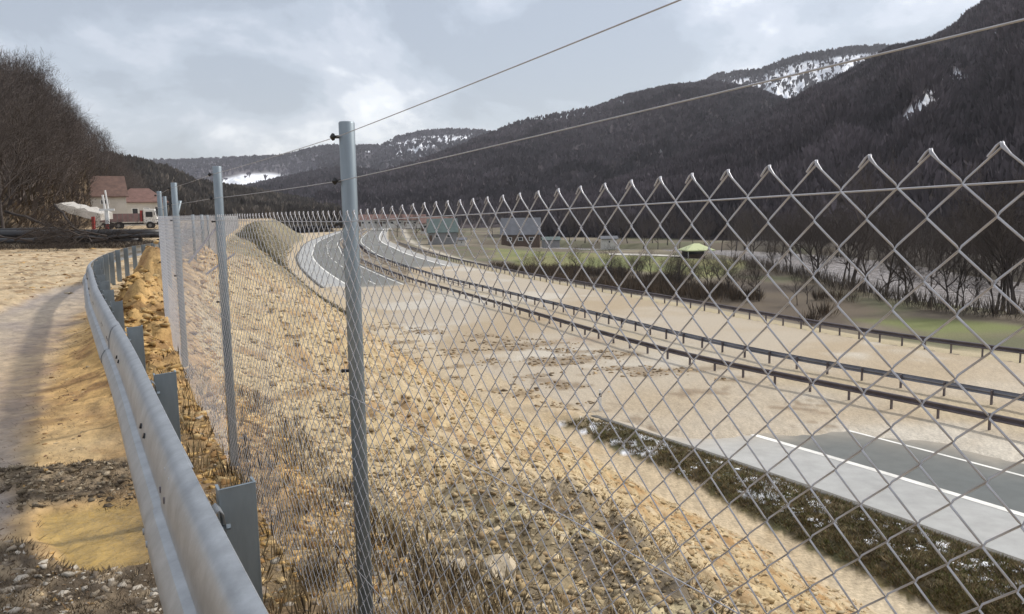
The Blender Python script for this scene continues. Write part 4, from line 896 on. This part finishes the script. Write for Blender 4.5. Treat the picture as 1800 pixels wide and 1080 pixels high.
# dark slots in the valley of the beam
slot_mb = None
for k in range(-1, 10):
    for da in (-.18, .0):
        a = a_p0-.55+k*2.0+da; q = gpt(np.array([a]))[0]; tn = np.array([np.interp(a, glen, GN[:, 0]), np.interp(a, glen, GN[:, 1])]); tg = np.array([-tn[1], tn[0]])
        mb = MB(); pb = q-tn*.0475; mb.tube([(pb[0]+tn[0]*.006, pb[1]+tn[1]*.006, RZ+.048), (pb[0]-tn[0]*.003, pb[1]-tn[1]*.003, RZ+.051)], [.012, .012], 12); mb.build('slot', M_dark, rail)
k = -2
while True:
    a = a_p0+k*2.0 if k < 4 else a_p0+6+(k-3)*1.33
    if a > glen[-1]-1: break
    if a > 0:
        q = gpt(np.array([a]))[0]; tn = np.array([np.interp(a, glen, GN[:, 0]), np.interp(a, glen, GN[:, 1])]); tg = np.array([-tn[1], tn[0]])
        g = ground_z(*(q+tn*.13))-.3; zt = .795+rng.uniform(-.008, .008); mb = MB(); near_ = k < 14
        tilt = rng.uniform(-.006, .01)
        c = [(.062, 0), (.062, .055), (.068, .055), (.068, .006), (.160, .006), (.160, .055), (.166, .055), (.166, 0)]      # channel section, web faces the viewer
        c = [(a_, b_) for a_, b_ in c]; n8 = len(c); V = []
        for z_, tw in ((g, 0), (zt, tilt)):
            for a_, b_ in c: V.append((q[0]+tn[0]*(a_+tw)+tg[0]*b_, q[1]+tn[1]*(a_+tw)+tg[1]*b_, z_+(.006 if (z_ > .5 and a_ > .1) else 0)))
        mb.add(V, [(0, 1, 2, 3), (0, 3, 4, 7), (7, 4, 5, 6)][::1]+[(8, 11, 10, 9), (8, 15, 12, 11), (15, 14, 13, 12)]+[(i, (i+1) % n8, n8+(i+1) % n8, n8+i) for i in range(n8)])
        po = mb.build('post', M_gpost, rail, bevel=.0015 if k < 3 else 0)
        # bent spacer strap between beam and post
        mb = MB(); zc = RZ+.06; pr = [(.036, .078), (.048, .086), (.060, .072), (.064, .04), (.064, -.10), (.058, -.13), (.03, -.14)]
        th = .004; hw = .035
        if near_:
            for (a1, b1), (a2, b2) in zip(pr[:-1], pr[1:]):
                V = []
                for (aa_, bb_) in ((a1, b1), (a2, b2)):
                    for w_ in (-hw, hw):
                        for t_ in (0, th): V.append((q[0]+tn[0]*(aa_)+tg[0]*(w_-.03), q[1]+tn[1]*(aa_)+tg[1]*(w_-.03), zc+bb_-t_))
                mb.add(V, [(0, 2, 6, 4), (1, 5, 7, 3), (0, 4, 5, 1), (2, 3, 7, 6), (0, 1, 3, 2), (4, 6, 7, 5)])
            mb.build('spacer', M_galv, rail)
            for zb in (.02, -.05):
                pb = q+tn*.05-tg*.03; MB().tube([(pb[0]-tn[0]*.01, pb[1]-tn[1]*.01, zc+zb), (pb[0]+tn[0]*.03, pb[1]+tn[1]*.03, zc+zb)], .009, 8).build('bolt', M_gpost, rail)
    k += 1

# ------------------------------------------------------------------ motorway guard rails
W2 = [(.01, -.155), (.06, -.14), (.082, -.10), (.06, -.06), (.0, -.02), (.0, .02), (.06, .06), (.082, .10), (.06, .14), (.01, .155)]
def mrail(u, side, a0, a1, label, mat, zc=.62, stp=2.1, pmat=None):
    e = empty('guard_rail', (0, 0, 0)); tag(e, label, 'guard rail')
    aa = a0
    while aa < a1:
        L = 8.4 if aa < a0+200 else 33.6; s_ = np.arange(aa, min(aa+L, a1)+.05, 1.05 if L < 10 else 4.2); x, y = mpt(s_, u); P = np.stack([x, y], 1)
        if len(P) > 1: beam(P, ROADZ+zc, 0, side, 'rail', mat, e, thick=.01, prof=W2)
        aa += L
    n = 0; a = a0
    while a < a1 and n < 140:
        x, y = mpt(a, u); T, N = mpt(a, u+1), None; nx, ny = T[0]-x, T[1]-y; mb = MB(); mb.box((x-nx*side*.07, y-ny*side*.07, ROADZ+.30), (.12, .06, .86), math.atan2(ny, nx)); mb.box((x-nx*side*.02, y-ny*side*.02, ROADZ+zc), (.09, .05, .12), math.atan2(ny, nx)); mb.build('post', pmat or M_drail, e); a += stp; n += 1
M_mrail = material('purple_grey_rail', (.16, .145, .165), .5, .4, vary=.3, vscale=.6)
M_mrail2 = material('bluish_rail', (.24, .25, .29), .45, .5, vary=.3, vscale=.6)
mrail(0.0, -1, 30, mlen[-1]-150, 'nearer median guard rail with muddy dark face on the motorway', M_drail)
mrail(4.3, 1, 30, mlen[-1]-150, 'farther median guard rail with lighter bluish beam on the motorway', M_mrail2)
mrail(16.0, -1, 30, 330, 'dark outer guard rail on the far side of the motorway', M_drail)

# white marker post beside the verge
def foot(px, py):
    d = ray(px, py); t0 = 1.
    for _ in range(200):
        p = d*t0; zz = EYE+p[2]; g = ground_z(p[0], p[1])
        if zz <= g+.01: break
        t0 += max(.02, (zz-g)*.6)
    return p[0], p[1], g
x, y, z = foot(1055, 722); mk = empty('marker_post', (x, y, z)); tag(mk, 'white roadside marker post at the end of the dark verge', 'marker post')
mb = MB(); mb.prism([(-.06, -.04), (.06, -.04), (.03, .05), (-.03, .05)], (0, 0, -.1), (1, 0, 0), (0, 0, 1.05), (0, 1, 0)); mb.build('post', M_white, mk); mb = MB(); mb.box((0, -.042, .72), (.121, .006, .16), rx=0); mb.build('reflector_band', M_black, mk)

# ------------------------------------------------------------------ far farm buildings
def roof_gable(mb, cx, cy, z0, w, d, h, over=.4):
    V = [(-w/2-over, -d/2-over, z0), (w/2+over, -d/2-over, z0), (w/2+over, d/2+over, z0), (-w/2-over, d/2+over, z0), (-w/2-over, 0, z0+h), (w/2+over, 0, z0+h)]
    V2 = [(a, b, c-.15) for a, b, c in V]; A = [(v[0]+cx, v[1]+cy, v[2]) for v in V+V2]
    mb.add(A, [(0, 1, 5, 4), (2, 3, 4, 5), (7, 6, 10, 11), (9, 8, 11, 10), (0, 4, 10, 6), (4, 3, 9, 10), (1, 7, 11, 5), (5, 11, 8, 2), (0, 6, 7, 1), (2, 8, 9, 3)])
def house(name, px, py, dist, w, d, hw, hr, rz, label, wall, roof, cat='house', windows=3, hip=False, z=None, door=True, rows=1):
    p = at(px, py, dist); z = p[2] if z is None else z; e = empty(name, (p[0], p[1], z), rz); tag(e, label, cat)
    mb = MB(); mb.box((0, 0, hw/2-.5), (w, d, hw+1)); 
    if not hip: mb.add([(-w/2, -d/2, hw), (-w/2, d/2, hw), (-w/2, 0, hw+hr-.1), (w/2, -d/2, hw), (w/2, d/2, hw), (w/2, 0, hw+hr-.1)], [(0, 2, 1), (3, 4, 5)])
    mb.build('wall', wall, e); mb = MB()
    if hip:
        o = .5; V = [(-w/2-o, -d/2-o, hw+.003), (w/2+o, -d/2-o, hw+.003), (w/2+o, d/2+o, hw+.003), (-w/2-o, d/2+o, hw+.003), (-w*.18, 0, hw+hr), (w*.18, 0, hw+hr)]; mb.add(V, [(0, 1, 5, 4), (1, 2, 5), (2, 3, 4, 5), (3, 0, 4), (3, 2, 1, 0)]); mb.box((0, 0, hw-.06), (w+1.04, d+1.04, .12))
    else: roof_gable(mb, 0, 0, hw, w, d, hr)
    mb.build('roof', roof, e)
    for rr in range(rows):
        for i in range(windows):
            xw = -w/2+w*(i+.5+(.25 if door else 0))/(windows+(.5 if door else 0)); zb = hw*(rr+.58)/rows; f = MB().box((xw, -d/2-.02, zb), (w*.13, .08, hw*.34/rows)); fo = f.build('window', M_white, e); pn = MB().box((xw, -d/2-.065, zb), (w*.10, .02, hw*.28/rows)).build('pane', M_dark, fo)
    if door: MB().box((-w/2+w*.08, -d/2-.02, hw*.36/rows), (w*.1, .08, hw*.7/rows)).build('door', M_brown, e)
    return e
house('farm_house', 778, 424, 270, 9.6, 9, 3.0, 4.6, .12, 'farm building with teal green sheet roof left of the grey barn', M_wallg, M_greenroof, 'farm building', 2)
house('farm_house', 768, 406, 330, 13, 8, 3.2, 2.4, .05, 'low house with pale red roof behind the teal roofed building', M_wallw, M_redroof, 'house', 4)
house('barn', 916, 430, 265, 12.5, 10, 3.4, 5.4, -.05, 'large grey roofed barn beside the green field', M_brown, M_greyroof, 'barn', 3)
house('shed', 968, 430, 255, 5.2, 4, 1.5, 1.0, .1, 'small teal roofed shed right of the grey barn', M_wallg, M_greenroof, 'shed', 1, door=False)
house('shed', 812, 432, 255, 2.6, 3, 1.9, .7, 0, 'tiny white hut right of the teal roofed building', M_wallw, M_greyroof, 'shed', 1, door=False)
house('shed', 1070, 432, 215, 4.0, 3, 1.9, .7, 0, 'small pale grey shed on the field left of the canopy', M_wallw, M_greyroof, 'shed', 1, door=False)
for i, (px, w, lb) in enumerate(((652, 12, 'leftmost red roofed house in the distant village row'), (690, 14, 'middle red roofed house in the distant village row'), (728, 12, 'rightmost red roofed house in the distant village row'))):
    house('village_house', px, 398, 430, w, 9, 3.4, 2.9, .1*i, lb, M_wallw, M_redroof, 'house', 3)
house('cabin', 1290, 422, 330, 5, 5, 2.6, 1.6, .3, 'white cabin at the foot of the steep hill above the river', M_wallw, M_greyroof, 'cabin', 2)
house('cabin', 1645, 436, 215, 4.6, 4, 1.7, 1.0, -.3, 'white walled cabin among trees across the river at right', M_wallw, M_greyroof, 'cabin', 1)
# marquee
p = at(1224, 449, 172); z = ground_z(p[0], p[1]); e = empty('canopy', (p[0], p[1], z), .1); tag(e, 'lime green pitched canopy standing on the field by the river', 'canopy')
mb = MB(); w = 3.1; hz = 1.75; V = [(-w, -w, hz), (w, -w, hz), (w, w, hz), (-w, w, hz), (-.6, 0, 3.1), (.6, 0, 3.1), (-w, -w, hz-.18), (w, -w, hz-.18), (w, w, hz-.18), (-w, w, hz-.18)]
mb.add(V, [(0, 1, 5, 4), (1, 2, 5), (2, 3, 4, 5), (3, 0, 4), (0, 6, 7, 1), (1, 7, 8, 2), (2, 8, 9, 3), (3, 9, 6, 0)]); mb.build('canopy_roof', M_lime, e)
for sx in (-1, 1):
    for sy in (-1, 1): MB().box((sx*2.7, sy*2.7, .8), (.1, .1, 1.75)).build('post', M_white, e)
MB().box((0, 2.2, .75), (5.0, .1, 1.5)).build('back_panel', M_dark, e); MB().box((0, 0, .4), (3.4, 1.0, .7)).build('table', M_brown, e)
# pale path on the field
pa = tier([(1070, 452), (1140, 452.5), (1200, 452.5)], -8.9); pb_ = tier([(1070, 449.5), (1140, 450), (1200, 450.5)], -8.9)
V = [(x, y, ground_z(x, y)+.12) for x, y in pa+pb_]; tag(npmesh('path', V, [(0, 1, 4, 3), (1, 2, 5, 4)], material('pale_gravel', (.45, .43, .38), .9, vary=.1)), kind='structure')

# ------------------------------------------------------------------ left: houses, truck, pipes, debris
house('house', 158, 392, 138, 11, 8, 4.4, 3.6, .55, 'white house with brown gabled roof below the wooded hill', M_wallw, material('brown_roof_tiles', (.125, .075, .06), .9, vary=.3, vscale=1.2), 'house', 2, rows=2)
house('house', 250, 396, 150, 8.6, 9, 4.2, 2.6, .42, 'white house with red hipped roof behind the parked truck', M_wallw, M_redroof, 'house', 4, hip=True)
house('house', 96, 372, 150, 12, 9, 4.0, 3.4, .6, 'house with orange red roof mostly hidden by left hillside trees', M_wallg, material('orange_roof_tiles', (.15, .085, .065), .9, vary=.3, vscale=1.2), 'house', 2)
# truck seen from its side, nose to the right
TX = at(230, 404, 108); tz = 0.0; tr = empty('tipper_truck', (TX[0], TX[1], tz), .36); tag(tr, 'white cabbed tipper truck with red grey load bed behind pipes', 'truck')
MB().box((0.0, 0, .75), (6.8, .9, .22)).build('chassis', M_black, tr)
mb = MB(); mb.prism([(1.7, .75), (3.35, .75), (3.4, 1.5), (3.15, 2.65), (1.75, 2.7)], (0, -1.15, 0), (1, 0, 0), (0, 2.3, 0), (0, 0, 1)); cab = mb.build('cab', M_white, tr, bevel=.06)
MB().box((2.45, -1.16, 1.95), (.85, .03, .7)).build('side_window', M_dark, cab); MB().box((3.31, 0, 2.05), (.05, 1.9, .8), ry=-.2).build('windscreen', M_dark, cab)
MB().box((3.42, 0, .75), (.16, 2.3, .35)).build('bumper', M_black, tr)
bed = MB().box((-1.1, 0, 1.55), (4.8, 2.3, 1.1)).build('load_bed', material('bed_grey_red', (.26, .17, .17), .6, vary=.25, vscale=2), tr)
for i in range(8): MB().box((-3.35+i*.64, -1.17, 1.55), (.07, .05, 1.12)).build('rib', M_wallg, bed)
MB().box((1.45, -.05, 1.75), (.22, 2.2, 1.5)).build('headboard', M_redp, bed)
for x_ in (-2.6, -1.35, 2.5):
    for s_ in (-1, 1):
        wv = MB(); wv.tube([(x_, s_*1.12-.15, .5), (x_, s_*1.12+.15, .5)], .5, 20); w_ = wv.build('wheel', M_rubber, tr); MB().tube([(x_, s_*1.28-.02, .5), (x_, s_*1.28+.02, .5)], .22, 12).build('rim', M_wallg, w_)
for s_ in (-1, 1): MB().box((3.5, s_*.85, 1.0), (.04, .3, .2)).build('headlight', M_white, tr)
MB().box((3.1, -1.35, 2.1), (.08, .18, .45)).build('mirror', M_black, tr)

def pipe(a, b, r, label, wall=.03, sagz=0.):
    a = np.array(a, float); b = np.array(b, float); n = 14; P = [a*(1-t)+b*t+np.array([0, 0, -sagz*4*t*(1-t)+.02*math.sin(9*t)]) for t in np.linspace(0, 1, n)]
    V1, F1 = tube(P, r, 18, False); V2, F2 = tube(P, r-wall, 18, False); m_ = len(V1); F = F1+[tuple(i+m_ for i in f[::-1]) for f in F2]; N = 18
    for base in (0, (n-1)*N): F += [(base+k, base+(k+1) % N, m_+base+(k+1) % N, m_+base+k) if base else (base+(k+1) % N, base+k, m_+base+k, m_+base+(k+1) % N) for k in range(N)]
    o = npmesh('pipe', V1+V2, F, M_black, smooth=True); tag(o, label, 'pipe'); return o
def W_(px, py, dist): return at(px, py, dist)
pipe(W_(-260, 414, 40), W_(286, 411, 44), .24, 'uppermost long black pipe lying across the road')
pipe(W_(-260, 424, 39), W_(250, 424, 42.5), .17, 'long black pipe lying low in front across the road')
pipe(W_(-200, 408, 42), W_(110, 405, 46), .15, 'thin black pipe lying on top at the left')
pipe(W_(60, 421, 40.5), W_(288, 414, 43), .11, 'slim black pipe slanting across the right half of the pile')
# fallen trees in the pile
rp_ = np.random.default_rng(77)
bx = rp_.uniform(-60, 288, 1500); XY = np.array([W_(a, 425, b)[:2] for a, b in zip(bx, rp_.uniform(38.5, 44, 1500))])
brush('brushwood', XY, .26, .6, .018, [[.05, .04, .034], [.09, .07, .055], [.03, .026, .024], [.2, .17, .13]], 'dark tangle of broken branches around the black pipes', 7, 78, 'brushwood')
for i in range(12):
    px = rp_.uniform(-40, 285); py = rp_.uniform(416, 432); p = W_(px, py, rp_.uniform(37, 43)); e = plant(int(rp_.integers(6)), (p[0], p[1], ground_z(p[0], p[1])+.25+.35*rp_.random()), .2+.2*rp_.random(), rp_.choice([0, math.pi])+rp_.normal(0, .35), 'uprooted bare tree tangled with the black pipes across the road', 'uprooted trees on the pipe pile', name='uprooted_tree')
    e.rotation_euler = (0, R(82)+rp_.normal(0, .08), e.rotation_euler[2])
def stick(a, b, r, label, mat=M_bark, name='pole', grp=None):
    a = np.array(a, float); b = np.array(b, float); P = [a*(1-t)+b*t+rp_.normal(0, r*.5, 3) for t in np.linspace(0, 1, 7)]; P[0] = a; P[-1] = b; mb = MB(); mb.tube(P, np.linspace(r, r*.6, 7), 8); tag(mb.build(name, mat, smooth=True), label, 'pole', grp)
stick(W_(10, 372, 52), W_(125, 412, 46), .10, 'dark bare trunk sloping down left of the white slab', name='fallen_trunk')
stick(W_(96, 360, 54), W_(137, 409, 47), .09, 'dark trunk propping the white slab from its left end', name='fallen_trunk')
# white slab
pts = [(97, 360), (106, 357), (113, 361), (128, 363), (136, 367), (148, 366), (155, 371), (166, 373), (176, 376), (177, 388), (163, 386), (151, 384), (136, 379), (122, 376), (112, 370), (104, 368)]
V = [W_(a, b, 56+.02*(a-95)) for a, b in pts]; n_ = len(V); V = V+[v+np.array([.3, 1.2, .1]) for v in V]; F = [tuple(range(n_))[::-1], tuple(range(n_, 2*n_))]+[(i, (i+1) % n_, n_+(i+1) % n_, n_+i) for i in range(n_)]
o = npmesh('concrete_slab', V, F, material('pale_slab', (.42, .40, .37), .9, bump=.05, bscale=3, vary=.15, vscale=2)); tag(o, 'jagged white concrete slab tilted above the pipe pile', 'slab')
MB().box(tuple(W_(165, 400, 56.6)), (.18, .18, 1.5)).build('prop', M_redp, o)
# red and white stand
p = W_(192, 431, 43.5); zb = ground_z(p[0], p[1]); e = empty('barrier_stand', (p[0], p[1], zb), 0); tag(e, 'red stand with white crossbar rising above the black pipes', 'barrier stand')
H1 = EYE+(382-368)*43.5/1400-zb
MB().box((0, 0, (H1-.7)/2), (.09, .09, H1-.7)).build('post', M_redp, e); MB().box((.0, 0, H1-.4), (.2, .1, .72)).build('upper_column', M_white, e); MB().box((.05, -.08, H1), (.82, .05, .11)).build('crossbar', M_white, e)
mb = MB(); mb.prism([(-.14, 0), (.14, 0), (.06, .8), (-.06, .8)], (0, -.15, H1-1.65), (1, 0, 0), (0, .08, 0), (0, 0, 1)); mb.build('red_panel', M_redp, e)
for a_, b_, wd in ((-.12, .8, .09), (.05, 1.05, .07)): MB().box((a_, 0, H1+b_/2), (wd, .05, b_), ry=-.1).build('upright', M_white, e)
for s_ in (-1, 1): MB().tube([(0, 0, .7), (s_*.5, -.2, .02)], .025, 8).build('leg', M_redp, e)
# grassy bank at far left is part of the hill; orange line post far left

# ------------------------------------------------------------------ haze of the valley air
mb = MB(); mb.box((0, 0, 215), (7000, 7000, 460)); hz_ = mb.build('haze', None)
hm = bpy.data.materials.new('valley_haze'); hm.use_nodes = True; hn = hm.node_tree.nodes; hn.clear(); ho = hn.new('ShaderNodeOutputMaterial'); hv = hn.new('ShaderNodeVolumePrincipled')
hv.inputs['Density'].default_value = .00009; hv.inputs['Color'].default_value = (.88, .90, .98, 1); hm.node_tree.links.new(hv.outputs[0], ho.inputs['Volume']); hz_.data.materials.append(hm); tag(hz_, kind='stuff')
